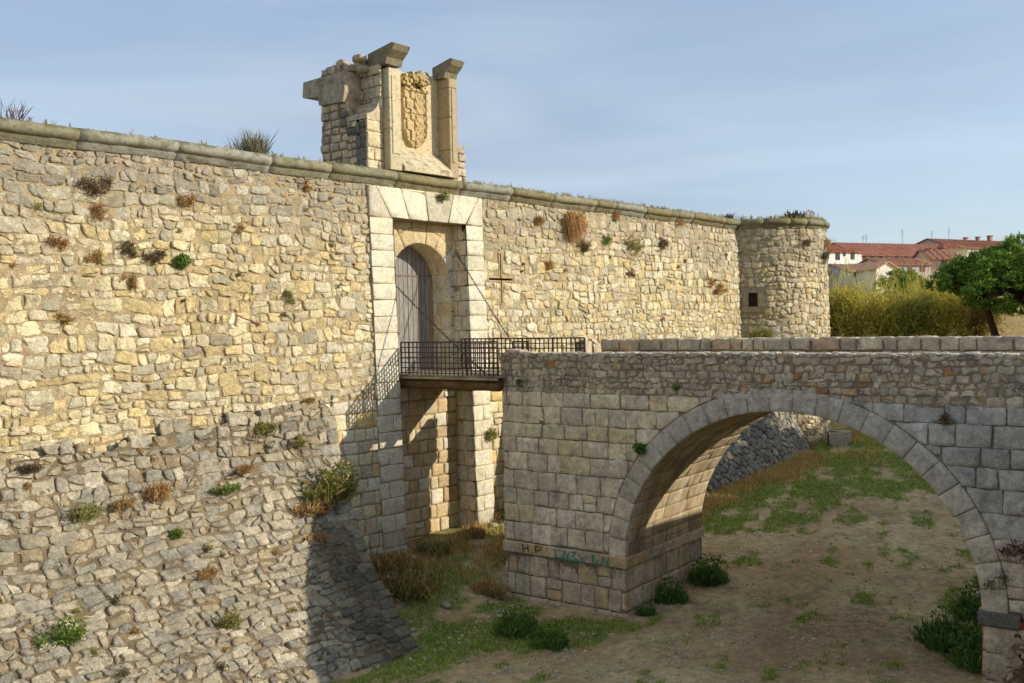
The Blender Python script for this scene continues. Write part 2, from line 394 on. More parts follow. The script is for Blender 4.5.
# ------------------------------------------------------------------ ground
def csY(X): return np.where(X < 26.0, .5 + 4.0 * ss((X - 15.5) / 8.0), 5.8)
def hill(X, Y):
    d = np.sqrt(X ** 2 + Y ** 2); a = ss((X + Y * .3) / 60.0)
    return a * (ss((d - 88) / 60) * 4.5 + ss((d - 140) / 60) * 5.5 + ss((d - 220) / 200) * 6)
def ground(X, Y):
    X = np.asarray(X, float); Y = np.asarray(Y, float)
    fl = np.clip(.075 * (X - 24), 0, 2.0) * ss((Y - 6) / 14) + ss((Y - 19.5) / 4.5) * 1.0 * ss((50 - X) / 20)
    fl = fl + .06 * vn(X, Y, 1.4) + .03 * vn(X, Y, .45, 3)
    m = ss((Y - csY(X) + .35) / .35) * ss((63 - X - .2 * vn(X, Y, 2)) / 5.5)
    land = 6.55 + .05 * vn(X, Y, 5) + hill(X, Y) + 2.9 * ss((4.8 - Y) / 2.5) * ss((X - 31) / 3) * ss((63 - X) / 3) * ss((Y + 12) / 4)  # last term: unseen bank mound, added to shade the moat and bridge vault
    return m * fl + (1 - m) * land
def axis(a, lo, hi, st, b):
    L_ = [lo]; s = st
    while L_[-1] > a: s *= 1.25; L_.append(L_[-1] - s)
    H_ = [hi]; s = st
    while H_[-1] < b: s *= 1.25; H_.append(H_[-1] + s)
    return np.array(sorted(L_[1:]) + list(np.arange(lo, hi, st)) + H_)
xs = axis(-600, 4, 68, .35, 1500); ys = axis(-800, -1, 30, .3, 1500)
gx, gy = np.meshgrid(xs, ys, indexing='ij'); gz = ground(gx, gy)
dirt = lin(200, 178, 134); dirt2 = lin(178, 148, 108); sand = lin(186, 170, 136); grs = lin(122, 130, 66); dry = lin(176, 146, 86)
q = ss(.5 + .6 * vn(gx, gy, 2.3, 1) + .3 * vn(gx, gy, .8, 5))
gc = dirt * q[..., None] + dirt2 * (1 - q[..., None])
def green_mask(X, Y):
    a = .6 * vn(X * .5, Y, .9, 2) + .5 * vn(X * .7, Y, .42, 7) + .35 * vn(X, Y, .2, 4)
    zone = .8 * ss((Y - 12.5 - .25 * (46 - X)) / 2.5) * ss((X - 32) / 3) * ss((24 - Y) / 2)
    near = .85 * ss((3.6 - np.abs(Y - 19.2 + (X - 19) * .25)) / 1.6) * ss((24.3 - X) / 1.2) + .5 * ss((Y - 20) / 2) * ss((29 - X) / 2)
    mid = .58 * ss((vn(X * .45, Y, .8, 11) - .15) * 3) * ss((Y - 7) / 3)
    return a + zone + near + mid - .3
gm = ss((green_mask(gx, gy) - .1) / .5)[..., None]
gc = gc * (1 - gm * .75) + grs * gm * .75
b = ss((gx - 59) / 6)[..., None]; gc = gc * (1 - b) + (dry * .9) * b
lb = ss((csY(gx) - gy) / .5)[..., None]; gc = gc * (1 - lb) + sand * lb
mb = MB(); ny = len(ys)
mb.add(np.stack([gx.ravel(), gy.ravel(), gz.ravel()], 1), [(i * ny + j, (i + 1) * ny + j, (i + 1) * ny + j + 1, i * ny + j + 1) for i in range(len(xs) - 1) for j in range(ny - 1)], gc.reshape(-1, 3))
tag(mb.build('ground', M_earth), kind='structure')

# ------------------------------------------------------------------ castle curtain wall
XW0 = 2.0; XW1 = 47.72
castle = empty('castle_wall', 'long rubble curtain wall of cream limestone pierced by the arched castle gateway', 'castle wall', loc=(25.5, 24.0, 1.0))
P = lambda o: reparent(o, castle)
gate = (23.0, 28.05, -.5, 12.62); ashL = (20.6, 23.0, -.5, 5.95); ashR = (28.05, 31.2, -.5, 6.3)
slitV = (29.12, 29.20, 8.95, 10.75); slitH = (28.5, 29.82, 9.77, 9.85)
Z1 = 12.72
cells = []
holes = [gate, ashL, ashR, (29.06, 29.26, 8.9, 10.8), (28.45, 29.87, 9.71, 9.91)]
cells = coursed(XW0, 24.5, 3.6, Z1, (.19, .38), (.28, .7), .036, .13, holes) + coursed(24.5, XW1, 2.0, Z1, (.2, .42), (.28, .66), .038, .13, holes)
mb = MB(); stones(mb, cells, f_wall, tint_wall, joint=.010, h=(-.012, .026), bulge=.010, tilt=.065, rough=.010, edge=.87)
P(mb.build('rubble_facing', M_rub))
mb = MB()
for H in (ashL, ashR): stones(mb, ashlar(H[0], H[1], H[2], H[3], .42, (.35, .75), .018), f_wall, tint_low, joint=.012, h=(.0, .03), bulge=.012, tilt=.025, rounded=False, edge=.93)
P(mb.build('dressed_facing', M_ash))
mb = MB(); sheet(mb, XW0, XW1, -1, 12.7, f_wall, MORT, holes=[(23.82, 27.27, -1, 11.65), slitV, slitH], ns=.13, nt_=.13, h=-.015, nz_=.026)
# wall body: top walk, back, left end
mb.add([(XW0, 24.2, 13.1), (XW1, 24.2, 13.1), (XW1, 28, 13.1), (XW0, 28, 13.1), (XW0, 28, 0), (XW1, 28, 0)], [(0, 1, 2, 3), (3, 2, 5, 4)], MORT)
mb.add([(XW0, 23.9, -1), (XW0, 24.27, 13.1), (XW0, 28, 13.1), (XW0, 28, -1)], [(0, 1, 2, 3)], MORT)
P(mb.build('mortar_core', M_mort))
# cross shaped loophole: stone lining and deep dark chamber
mb = MB()
for (a, b_, c, d) in ((29.07, 29.12, 8.95, 9.77), (29.07, 29.12, 9.85, 10.75), (29.2, 29.25, 8.95, 9.77), (29.2, 29.25, 9.85, 10.75), (29.07, 29.25, 8.9, 8.95), (29.07, 29.25, 10.75, 10.8),
                      (28.45, 29.07, 9.72, 9.77), (28.45, 29.07, 9.85, 9.90), (29.25, 29.87, 9.72, 9.77), (29.25, 29.87, 9.85, 9.90), (28.45, 28.5, 9.77, 9.85), (29.82, 29.87, 9.77, 9.85)):
    yv = wallY((c + d) / 2); mb.box((a, yv - .02, c), (b_, yv + .3, d), lin(186, 162, 124), bev=.005)
loop = P(mb.build('loophole_lining', M_ash, smooth=False)); loop['label'] = 'cross-shaped loophole right of the gate'
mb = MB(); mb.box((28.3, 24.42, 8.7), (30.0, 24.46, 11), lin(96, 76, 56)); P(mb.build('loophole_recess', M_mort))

# cornice : roll moulding in segments with fillet under it
prof = [(.42, 13.12), (-.05, 13.16)] + [(-.09 - .15 * math.sin(a), 13.0 + .155 * math.cos(a)) for a in np.linspace(.2, math.pi - .1, 8)] + [(-.085, 12.83), (-.085, 12.76), (-.03, 12.73), (-.03, 12.66), (.1, 12.64)]
def corn_seg(mb, pt, s0, s1, col):
    m = len(prof); V = []; ks = max(2, int((s1 - s0) / .25) + 1)
    for s in np.linspace(s0, s1, ks):
        g = .004 * rng.normal(size=m)
        e = .008 if (s in (s0, s1)) else 0
        for i, (o_, z) in enumerate(prof): V.append(pt(s, o_ + g[i] + e * (1 if o_ < 0 else 0), z + g[i] - (e * .5 if 2 <= i <= 5 else 0)))
    Fc = [(i * m + j, i * m + j + 1, (i + 1) * m + j + 1, (i + 1) * m + j) for i in range(ks - 1) for j in range(m - 1)]
    Fc += [tuple(range(m))[::-1], tuple((ks - 1) * m + j for j in range(m))]
    mb.add(V, Fc, col)
def tint_corn(x):
    return pick([2, 2, 1.4], [lin(140, 134, 108), lin(132, 122, 88), lin(152, 148, 132)], .1)
mb = MB(); s = XW0
while s < XW1:
    e = min(s + random.uniform(1.2, 3.2), XW1 - .02); corn_seg(mb, lambda s_, o_, z: (s_, 24.27 + o_, z + .02 * math.sin(s_ * .9)), s + .003, e - .003, tint_corn(s)); s = e
    if XW1 - s < .1: break
P(fixn(mb.build('cornice', M_corn)))

# gate surround
def f_off(off): return lambda s, t, h: V3(s, wallY(t) - off - h, t)
mb = MB()
zz = list(np.arange(.2, 11.65, .52)) + [11.65]
for (a, b_) in ((22.78, 23.82), (27.27, 28.2)):
    cs_ = []
    for i in range(len(zz) - 1):
        j = lambda: random.uniform(-.01, .01)
        q0, q1 = zz[i], zz[i + 1]
        if i % 2 and zz[i] < 6: 
            m = a + (b_ - a) * random.uniform(.35, .65); cs_ += [[(a, q0), (m, q0), (m, q1), (a, q1)], [(m, q0), (b_, q0), (b_, q1), (m, q1)]]
        else: cs_.append([(a, q0 + j()), (b_, q0 + j()), (b_, q1 + j()), (a, q1 + j())])
    stones(mb, cs_, f_off(.08), tint_ash, joint=.009, h=(.0, .02), bulge=.004, tilt=.01, rounded=False, edge=.95, deep=.12)
xb = [22.78, 23.35, 24.1, 25.0, 25.95, 26.85, 27.7, 28.2]; xt = [22.78, 22.78, 23.5, 24.75, 26.1, 27.4, 28.2, 28.2]
cs_ = [[(22.78, 11.65), (23.75, 11.65), (23.1, 12.66), (22.78, 12.66)]]
bx = [23.75, 24.55, 25.45, 26.4, 27.3]; tx = [23.1, 24.2, 25.35, 26.75, 28.05]
for i in range(4): cs_.append([(bx[i], 11.65), (bx[i + 1], 11.65), (tx[i + 1], 12.66), (tx[i], 12.66)])
cs_.append([(27.3, 11.65), (28.2, 11.65), (28.2, 12.66), (28.05, 12.66)])
stones(mb, cs_, f_off(.08), tint_ash, joint=.010, h=(.0, .02), bulge=.004, tilt=.008, rounded=False, edge=.95, deep=.12)
gs = P(mb.build('gate_surround', M_ash)); gs['label'] = 'pale dressed surround with flat-arch lintel'
mb = MB()
# body of surround (mortar), reveals of the recess and soffit
for (a, b_) in ((22.8, 23.8), (27.29, 28.18)):
    V = [(a, wallY(z) - .07, z) for z in (0, 12.6)] + [(b_, wallY(z) - .07, z) for z in (0, 12.6)] + [(a, wallY(z) + .1, z) for z in (0, 12.6)] + [(b_, wallY(z) + .1, z) for z in (0, 12.6)]
    mb.add(V, [(0, 2, 3, 1), (4, 0, 1, 5), (2, 6, 7, 3)], MORT)
mb.add([(23.8, 24.21, 11.67), (27.29, 24.21, 11.67), (27.29, 25.1, 11.67), (23.8, 25.1, 11.67), (23.8, 24.2, 12.6), (27.29, 24.2, 12.6)], [(0, 1, 2, 3), (0, 4, 5, 1)], MORT)
mb.add([(27.29, 23.85, 0), (27.29, 25.1, 0), (27.29, 25.1, 11.7), (27.29, 23.85 + .3, 11.7)], [(0, 1, 2, 3)], MORT)
mb.add([(23.8, 23.85, 0), (23.8, 25.1, 0), (23.8, 25.1, 11.7), (23.8, 23.85 + .3, 11.7)], [(0, 1, 2, 3)], MORT)
P(mb.build('surround_core', M_mort))
# reveals and soffit faced in dressed stone
def reveal(x, sgn):
    fr = lambda s, t, h: V3(x - sgn * h, wallY(t) + s, t)
    mb = MB(); cs_ = []
    for i in range(len(zz) - 1):
        q0, q1 = zz[i], zz[i + 1]; m = .3 if i % 2 else .45
        cs_ += [[(-.06, q0), (m, q0), (m, q1), (-.06, q1)], [(m, q0), (.86, q0), (.86, q1), (m, q1)]]
    if sgn < 0: cs_ = [c[::-1] for c in cs_]
    stones(mb, cs_, fr, tint_ash, joint=.01, h=(.0, .012), bulge=.004, tilt=.01, rounded=False, edge=.95, deep=.04)
    return mb
P(fixn(reveal(27.29, 1).build('recess_reveal', M_ash))); P(fixn(reveal(23.8, -1).build('recess_reveal', M_ash)))

# recessed wall with arched opening (plane Y = 24.78)
GC, GR, GS = 25.64, 1.46, 9.52
fR = planeY(24.78); REC = (23.78, 27.31)
def ringpoly(c, zc, r1, r2, a0, a1, asp=1.0, asp2=None, n=4):
    A = np.linspace(a0, a1, n); asp2 = asp if asp2 is None else asp2
    return [(c + r1 * math.cos(a), zc + r1 * asp * math.sin(a)) for a in A] + [(c + r2 * math.cos(a), zc + r2 * asp2 * math.sin(a)) for a in A[::-1]]
mb = MB(); cs_ = []
A = np.linspace(0, math.pi, 10)
for i in range(9):
    pl = ringpoly(GC, GS, GR, 3.2, A[i], A[i + 1])
    for c in ((REC[0], 0, -1, 0), (REC[1], 0, 1, 0), (0, 11.68, 0, 1)): pl = clip(pl, *c)
    pl = pl if len(pl) > 2 else None
    if pl:
        a = (A[i] + A[i + 1]) / 2
        inner = clip(pl, GC + 1.98 * math.cos(a), GS + 1.98 * math.sin(a), math.cos(a), math.sin(a)); outer = clip(pl, GC + 1.98 * math.cos(a), GS + 1.98 * math.sin(a), -math.cos(a), -math.sin(a))
        for pp in (inner, outer):
            if len(pp) > 2: cs_.append(pp)
for (a, b_) in ((REC[0], GC - GR), (GC + GR, REC[1])):
    z = 6.68
    while z < GS - .1:
        z2 = min(z + .5, GS); cs_.append([(a, z), (b_, z), (b_, z2), (a, z2)]); z = z2
stones(mb, cs_, fR, lambda s, t: pick([2, .6, 2], [CREAM, OCHRE, PALE], .08) if t < 10.8 else lin(212, 190, 146) * random.uniform(.9, 1.05), joint=.008, h=(.0, .012), bulge=.004, tilt=.006, rounded=False, edge=.96, deep=.05)
ga = P(fixn(mb.build('gate_arch', M_ash))); ga['label'] = 'round-headed arch of pale voussoirs'
mb = MB(); stones(mb, ashlar(REC[0], REC[1], .4, 6.55, .45, (.35, .8), .015), fR, lambda s, t: pick([3, 2.4, .8], [lin(208, 190, 152), lin(200, 174, 130), PALE], .08), joint=.016, h=(.0, .03), bulge=.012, tilt=.03, rounded=False, edge=.92)
P(mb.build('recess_masonry', M_ash))
# backing of recess with arched hole, reveal of doorway
mb = MB()
sheet(mb, REC[0], REC[1], 0, 6.66, fR, MORT, h=-.02)
AA = np.linspace(0, math.pi, 25); arc = [(GC + GR * math.cos(a), GS + GR * math.sin(a)) for a in AA]
V = []; 
for (x, z) in arc: V += [(x, 24.80, z), (x, 24.80, 11.72)]
mb.add(V, [(2 * i, 2 * i + 1, 2 * i + 3, 2 * i + 2) for i in range(24)], MORT)
for (a, b_) in ((REC[0], GC - GR), (GC + GR, REC[1])): mb.add([(a, 24.80, 6.6), (b_, 24.80, 6.6), (b_, 24.80, 11.72), (a, 24.80, 11.72)], [(0, 1, 2, 3)], MORT)
P(mb.build('recess_core', M_mort))
def f_rev(s, t, h):     # s = depth Y, t = arc length from the right foot up and over
    s, t, h = np.broadcast_arrays(np.asarray(s, float), np.asarray(t, float), np.asarray(h, float)); H0 = GS - 6.6; La = math.pi * GR
    a = np.clip((t - H0) / GR, 0, math.pi); r = GR - h
    x = GC + r * np.cos(a); z = GS + r * np.sin(a)
    z = np.where(t < H0, 6.6 + t, z); z = np.where(t > H0 + La, GS - (t - H0 - La), z)
    return np.stack([x, s, z], 1)
mb = MB(); LT = 2 * (GS - 6.6) + math.pi * GR; sheet(mb, 24.78, 25.9, 0, LT, f_rev, PALE * .8, h=-.004, ns=.5, nt_=.12)
cs_ = []; t = 0; k = 0
while t < LT - .1:
    t2 = min(t + .48, LT); m = 25.3 if k % 2 else 25.45; cs_ += [[(24.78, t), (m, t), (m, t2), (24.78, t2)], [(m, t), (25.75, t), (25.75, t2), (m, t2)]]; t = t2; k += 1
cs2 = []
for c in cs_:
    (a, t0), (b_, _), (_, t1), _ = c; T = np.linspace(t0, t1, 5); cs2.append([(a, v) for v in T[::-1]] + [(b_, v) for v in T])
stones(mb, cs2, f_rev, lambda s, t: pick([2, .3, 2], [CREAM, OCHRE, PALE], .08), joint=.008, h=(.0, .006), bulge=.002, tilt=.0, rough=.002, rounded=False, edge=.96, deep=.02)
P(fixn(mb.build('doorway_reveal', M_ash)))
# door : two leaves of vertical planks, iron straps, studs and wicket lock
for li, (a, b_) in enumerate(((GC - GR - .02, GC), (GC, GC + GR + .02))):
    mb = MB(); n = 7; w_ = (b_ - a) / n
    for i in range(n):
        x0, x1 = a + i * w_, a + (i + 1) * w_; xm = (x0 + x1) / 2
        zt = [GS + math.sqrt(max(0, (GR + .03) ** 2 - (min(abs(x - GC), GR)) ** 2)) for x in (x0, xm, x1)]
        col = pick([2, 2, 1.6], [lin(146, 134, 120), lin(156, 140, 118), lin(136, 134, 130)], .1)
        g = .012; yy = 25.6 + random.uniform(0, .012)
        pl = [(x0 + g, 6.66), (x1 - g, 6.66), (x1 - g, zt[2]), (xm, zt[1]), (x0 + g, zt[0])]
        mb.prism(pl, yy, yy + .08, lambda p, q_, d: (p, d, q_), col)
    mb.box((a, 25.68, 6.66), (b_, 25.72, 9.6), lin(40, 34, 30))
    leaf = P(fixn(mb.build('door_leaf', M_door, smooth=False)))
    mb = MB()
    for z in (7.1, 9.9): mb.box((a + .08, 25.58, z), (b_ - .05, 25.598, z + .05), lin(110, 98, 88), bev=.004)
    o = mb.build('iron_strap', M_iron, smooth=False); o.parent = leaf; o.matrix_parent_inverse = Matrix.Identity(4)
mb = MB()
for (x, z) in ((25.05, 7.55), (25.28, 7.6), (25.05, 8.15), (25.3, 7.95)):
    mb.tube([(x, 25.61, z), (x, 25.55, z)], [.06, .045], lin(28, 24, 22), n=10)
o = mb.build('lock', M_iron); o.parent = bpy.data.objects['door_leaf']
mb = MB(); mb.box((GC - GR, 24.80, 6.5), (GC + GR, 25.9, 6.66), lin(170, 158, 132), bev=.02); P(mb.build('threshold', M_ash, smooth=False))

# ------------------------------------------------------------------ corner tower
TC = (51.5, 25.7); TR = 4.02
tower = empty('corner_tower', 'round rubble tower with a small barred window closing the far end of the wall', 'tower', loc=(TC[0], TC[1], 1.0))
PT = lambda o: reparent(o, tower)
def f_tow(s, t, h):     # s = arc length, 0 at -X side, growing counter-clockwise through -Y
    s, t, h = np.broadcast_arrays(np.asarray(s, float), np.asarray(t, float), np.asarray(h, float))
    a = math.pi + s / TR; r = TR + .02 * (13 - t) + h
    return np.stack([TC[0] + r * np.cos(a), TC[1] + r * np.sin(a), t], 1)
S0, S1 = .2, 9.2
wS = 2.12     # window centre measured along the arc
wa = math.pi + wS / TR
wh = (wS - .5, wS + .5, 8.55, 9.75)
mb = MB(); stones(mb, coursed(S0, S1, 1.2, 12.75, (.22, .4), (.26, .56), .042, .13, holes=[wh]), f_tow, lambda s, t: tint_wall(30, t) * (1.0), joint=.012, h=(-.012, .035), bulge=.014, tilt=.09, rough=.010, edge=.86)
PT(mb.build('rubble_facing', M_rub))
mb = MB(); ang = np.arange(S0 - 3, 14, .4); sheet(mb, S0 - 3, 17, -1, 12.7, f_tow, MORT, holes=[(wS - .22, wS + .22, 8.82, 9.5)], ns=.15, nt_=.15, h=-.015, nz_=.026)
mb.add([(TC[0] + (TR) * math.cos(a), TC[1] + TR * math.sin(a), 13.1) for a in np.linspace(0, 2 * math.pi, 49)[:-1]], [tuple(range(48))], MORT)
PT(mb.build('mortar_core', M_mort))
mb = MB(); s = S0 - .1
while s < 15:
    e = s + random.uniform(.8, 1.6); corn_seg(mb, lambda s_, o_, z: tuple(f_tow([s_], [13.0], [-o_])[0][:2]) + (z,), s + .008, e - .008, tint_corn(0)); s = e
PT(fixn(mb.build('cornice', M_corn)))
mb = MB()
for (a, b_, c, d) in ((wS - .5, wS - .22, 8.8, 9.5), (wS + .22, wS + .5, 8.8, 9.5), (wS - .54, wS + .54, 8.55, 8.8), (wS - .56, wS + .56, 9.5, 9.76)):
    V = np.concatenate([f_tow([a, b_, b_, a], [c, c, d, d], [.07] * 4), f_tow([a, b_, b_, a], [c, c, d, d], [-.4] * 4)])
    mb.add(V, [(0, 1, 2, 3), (4, 7, 6, 5), (0, 4, 5, 1), (1, 5, 6, 2), (2, 6, 7, 3), (3, 7, 4, 0)], lin(160, 148, 116) * random.uniform(.85, 1.1))
win = PT(fixn(mb.build('window', M_ash, smooth=False))); win['label'] = 'small square window in a dressed frame'
mb = MB(); V = f_tow([wS - .3, wS + .3, wS + .3, wS - .3], [8.7, 8.7, 9.6, 9.6], [-.3] * 4); mb.add(V, [(0, 1, 2, 3)], lin(96, 62, 48)); o = mb.build('shutter', M_door); o.parent = win
mb = MB()
for k in (-1, 1): mb.tube(f_tow([wS + k * .08] * 2, [8.8, 9.5], [-.05] * 2), .014, lin(50, 40, 35), n=5)
mb.tube(f_tow([wS - .22, wS + .22], [9.15] * 2, [-.05] * 2), .014, lin(50, 40, 35), n=5)
o = mb.build('window_bars', M_iron); o.parent = win

# ------------------------------------------------------------------ battered scarp at the foot of the wall
SZ = [-.6, .3, 1.5, 3.05, 4.6, 6.6]; SO = [6.3, 4.8, 2.85, 1.05, .38, .02]
seg = np.sqrt(np.diff(SZ) ** 2 + np.diff(SO) ** 2); ST = np.concatenate([[0], np.cumsum(seg)])
def f_sc(s, t, h):
    s, t, h = np.broadcast_arrays(np.asarray(s, float), np.asarray(t, float), np.asarray(h, float))
    z = np.interp(t, ST, SZ); o_ = np.interp(t, ST, SO); d = .15
    z2 = np.interp(t + d, ST, SZ); o2 = np.interp(t + d, ST, SO); z1 = np.interp(t - d, ST, SZ); o1 = np.interp(t - d, ST, SO)
    tz, to = z2 - z1, o2 - o1; ln = np.sqrt(tz ** 2 + to ** 2) + 1e-9; nz_, no = -to / ln, tz / ln
    hh = h + .07 * vn(s, t, .8) + .05 * vn(s, t, .35, 4)
    return np.stack([s, wallY(z) - o_ - no * hh, z + nz_ * hh], 1)
def xend(t):
    z = np.interp(t, ST, SZ); return np.interp(z, [-.6, .3, 3.05, 6.1], [18.8, 19.15, 20.65, 21.05])
def ztop(x): return 5.35 + (x - 11.1) * .075 + .12 * math.sin(x * 1.7) + .1 * math.sin(x * 4.1)
TT = lambda z: float(np.interp(z, SZ, ST))
cells = coursed(XW0, 21.3, 0, ST[-1], (.17, .32), (.3, .75), .04, .12, sp=.2)
cc = []
for pl in cells:
    cx = sum(p[0] for p in pl) / len(pl); ct = sum(p[1] for p in pl) / len(pl); z = float(np.interp(ct, ST, SZ))
    if z > ztop(cx) : continue
    xe = float(xend(ct)); sl = float(xend(ct + .2) - xend(ct - .2)) / .4
    if cx > xe: continue
    pl = clip(pl, xe, ct, 1, -sl)
    if len(pl) > 2: cc.append(pl)
scarp = empty('stone_scarp', 'sloping rubble scarp with an end darkened by lichen and painted-in shade, left of the gate', 'scarp', loc=(12, 19.5, 0))
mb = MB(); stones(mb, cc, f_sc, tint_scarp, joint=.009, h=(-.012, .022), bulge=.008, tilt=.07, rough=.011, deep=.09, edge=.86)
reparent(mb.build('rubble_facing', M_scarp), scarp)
mb = MB(); S_ = np.linspace(XW0, 1, 2)
ts = np.linspace(0, ST[-1] - .4, 90); V = []; m = 141; Fc = []
for t in ts:
    xe = float(xend(t)) - .06
    xx_ = np.linspace(XW0, xe, m); V.append(f_sc(xx_, np.minimum(t, [TT(min(ztop(q_) - .1, 6.5)) for q_ in xx_]), -.028 + .034 * (vn(xx_, np.full(m, t), .5, 2) * .6 + vn(xx_, np.full(m, t), .16, 5) * .5)))
Fc = [(i * m + j, i * m + j + 1, (i + 1) * m + j + 1, (i + 1) * m + j) for i in range(89) for j in range(m - 1)]
mb.add(np.concatenate(V), Fc, lin(124, 108, 82))
# end face towards the gate
V = []
for t in ts:
    p = f_sc([float(xend(t)) - .06], [t], [-.035])[0]; V += [p, (p[0] + .35, wallY(p[2]) + .1, p[2])]
mb.add(V, [(2 * i, 2 * i + 1, 2 * i + 3, 2 * i + 2) for i in range(89)], lin(110, 100, 84))
reparent(mb.build('mortar_core', M_mort), scarp)
# quoins along the dark edge
mb = MB(); t = .75
while t < ST[-1] - 1.3:
    hh = random.uniform(.28, .42); a = float(xend(t + hh / 2)); sl = float(xend(t + hh) - xend(t)) / hh
    wq = random.uniform(.3, .8); pl = [(a - wq, t), (a + .03 - sl * hh / 2, t), (a + .03 + sl * hh / 2, t + hh), (a - wq, t + hh)]
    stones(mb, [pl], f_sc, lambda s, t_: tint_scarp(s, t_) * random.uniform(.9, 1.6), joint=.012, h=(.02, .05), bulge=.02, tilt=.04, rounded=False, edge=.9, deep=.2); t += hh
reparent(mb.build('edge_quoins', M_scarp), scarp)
# second scarp seen through the arch, beneath the far stretch of wall
def f_sc2(s, t, h):
    s, t, h = np.broadcast_arrays(np.asarray(s, float), np.asarray(t, float), np.asarray(h, float))
    return np.stack([s, 20.7 + .55 * (t - 1.5) - h * .87, t + h * .5], 1)
scarp2 = empty('stone_scarp', 'dark grey rubble scarp in shade beyond the arch', 'scarp', loc=(40, 21, 1.4))
mb = MB(); stones(mb, voronoi(29.6, 48.3, .6, 6.2, .42, .26, jit=.38, drop=.15), f_sc2, lambda s, t: pick([2, 1, 1], [lin(150, 142, 126), lin(130, 124, 114), lin(170, 158, 134)], .14), joint=.014, h=(-.01, .04), bulge=.012, tilt=.12, edge=.86)
reparent(mb.build('rubble_facing', M_scarp), scarp2)
mb = MB(); sheet(mb, 29.6, 48.3, .3, 6.25, f_sc2, lin(92, 82, 68), ns=2, nt_=3); mb.add([f_sc2([48.3], [.3], [-.03])[0], f_sc2([48.3], [6.25], [-.03])[0], (48.3, 24.3, 6.4), (48.3, 24.3, .3)], [(0, 1, 2, 3)], MORT)
mb.add([f_sc2([29.6], [.3], [-.03])[0], f_sc2([29.6], [6.25], [-.03])[0], (29.6, 24.3, 6.4), (29.6, 24.3, .3)], [(0, 1, 2, 3)], lin(120, 108, 90))
mb.add([f_sc2([29.6], [6.2], [0])[0], f_sc2([48.3], [6.2], [0])[0], (48.3, 24.3, 6.5), (29.6, 24.3, 6.5)], [(0, 1, 2, 3)], lin(150, 134, 104))
reparent(mb.build('mortar_core', M_mort), scarp2)

# ------------------------------------------------------------------ heraldic gable over the gate
gab = empty('heraldic_gable', 'ruined stone gable with a carved coat of arms standing on the wall above the gate', 'monument', loc=(25.3, 25.3, 13.1))
PG = lambda o: reparent(o, gab)
tg = lambda s, t: pick([2, 1.4, 1.2, .5], [lin(200, 182, 150), lin(176, 162, 136), lin(210, 190, 152), lin(130, 122, 108)], .12)
outl = [(22.95, 13.1), (22.95, 14.75), (23.1, 14.85), (23.3, 15.0), (23.45, 15.2), (23.53, 15.5), (23.56, 16.55), (24.3, 16.75), (24.8, 16.62), (25.5, 16.8), (26.1, 16.6), (26.55, 16.62), (26.82, 16.3), (26.86, 14.95), (27.15, 14.85), (27.2, 14.3), (27.6, 14.15), (27.65, 13.1)]
mb = MB(); mb.prism(outl[:7] + [(24.2, 16.6), (25.0, 16.5), (26.4, 16.45)] + outl[12:], 24.72, 26.5, lambda a, b_, d: (a, d, b_), lin(130, 112, 88))
mb.box((22.95, 24.4, 13.1), (23.66, 24.8, 14.75), MORT); mb.box((26.8, 24.5, 13.1), (27.6, 24.8, 14.1), MORT)
PG(fixn(mb.build('rubble_core', M_gable, smooth=False)))
mb = MB()
stones(mb, ashlar(24.85, 25.3, 13.12, 14.75, .22, (.2, .5), .02), planeX(22.96), tg, joint=.016, h=(0, .05), bulge=.02, tilt=.06, edge=.88, rounded=False)
stones(mb, ashlar(25.25, 26.55, 13.12, 15.6, .24, (.24, .55), .02), planeX(22.96), tg, joint=.016, h=(0, .05), bulge=.02, tilt=.06, edge=.88, rounded=False)
stones(mb, ashlar(25.25, 26.5, 15.55, 16.62, .25, (.22, .5), .03), planeX(23.0), tg, joint=.018, h=(0, .06), bulge=.03, tilt=.08, edge=.86, rounded=False)
mb.box((23.0, 25.27, 13.1), (23.8, 26.48, 16.5), MORT)
stones(mb, ashlar(24.3, 25.3, 15.1, 16.55, .36, (.5, .8), .012), planeX(23.52), tg, joint=.01, h=(0, .03), bulge=.008, tilt=.02, edge=.94, rounded=False)
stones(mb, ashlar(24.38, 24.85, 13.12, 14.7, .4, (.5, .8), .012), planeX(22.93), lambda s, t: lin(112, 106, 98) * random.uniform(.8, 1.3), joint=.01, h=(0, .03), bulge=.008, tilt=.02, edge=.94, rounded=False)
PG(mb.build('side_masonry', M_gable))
mb = MB()
stones(mb, ashlar(22.93, 23.66, 13.12, 14.72, .4, (.5, .9), .012), planeY(24.38), lambda s, t: lin(214, 196, 156) * random.uniform(.85, 1.05), joint=.01, h=(0, .02), bulge=.008, tilt=.02, edge=.94, rounded=False, deep=.1)
PG(mb.build('front_masonry', M_gable)); mb = MB()
stones(mb, [c for c in ashlar(26.86, 27.66, 13.12, 14.9, .25, (.3, .5), .02) if sum(p[0] for p in c) / 8 < 27.68 - max(0, (sum(p[1] for p in c) / 8 - 14.1)) * .8], planeY(24.45), tg, joint=.014, h=(0, .06), bulge=.02, tilt=.05, edge=.9, rounded=False, deep=.25)
PG(mb.build('front_masonry', M_gable))
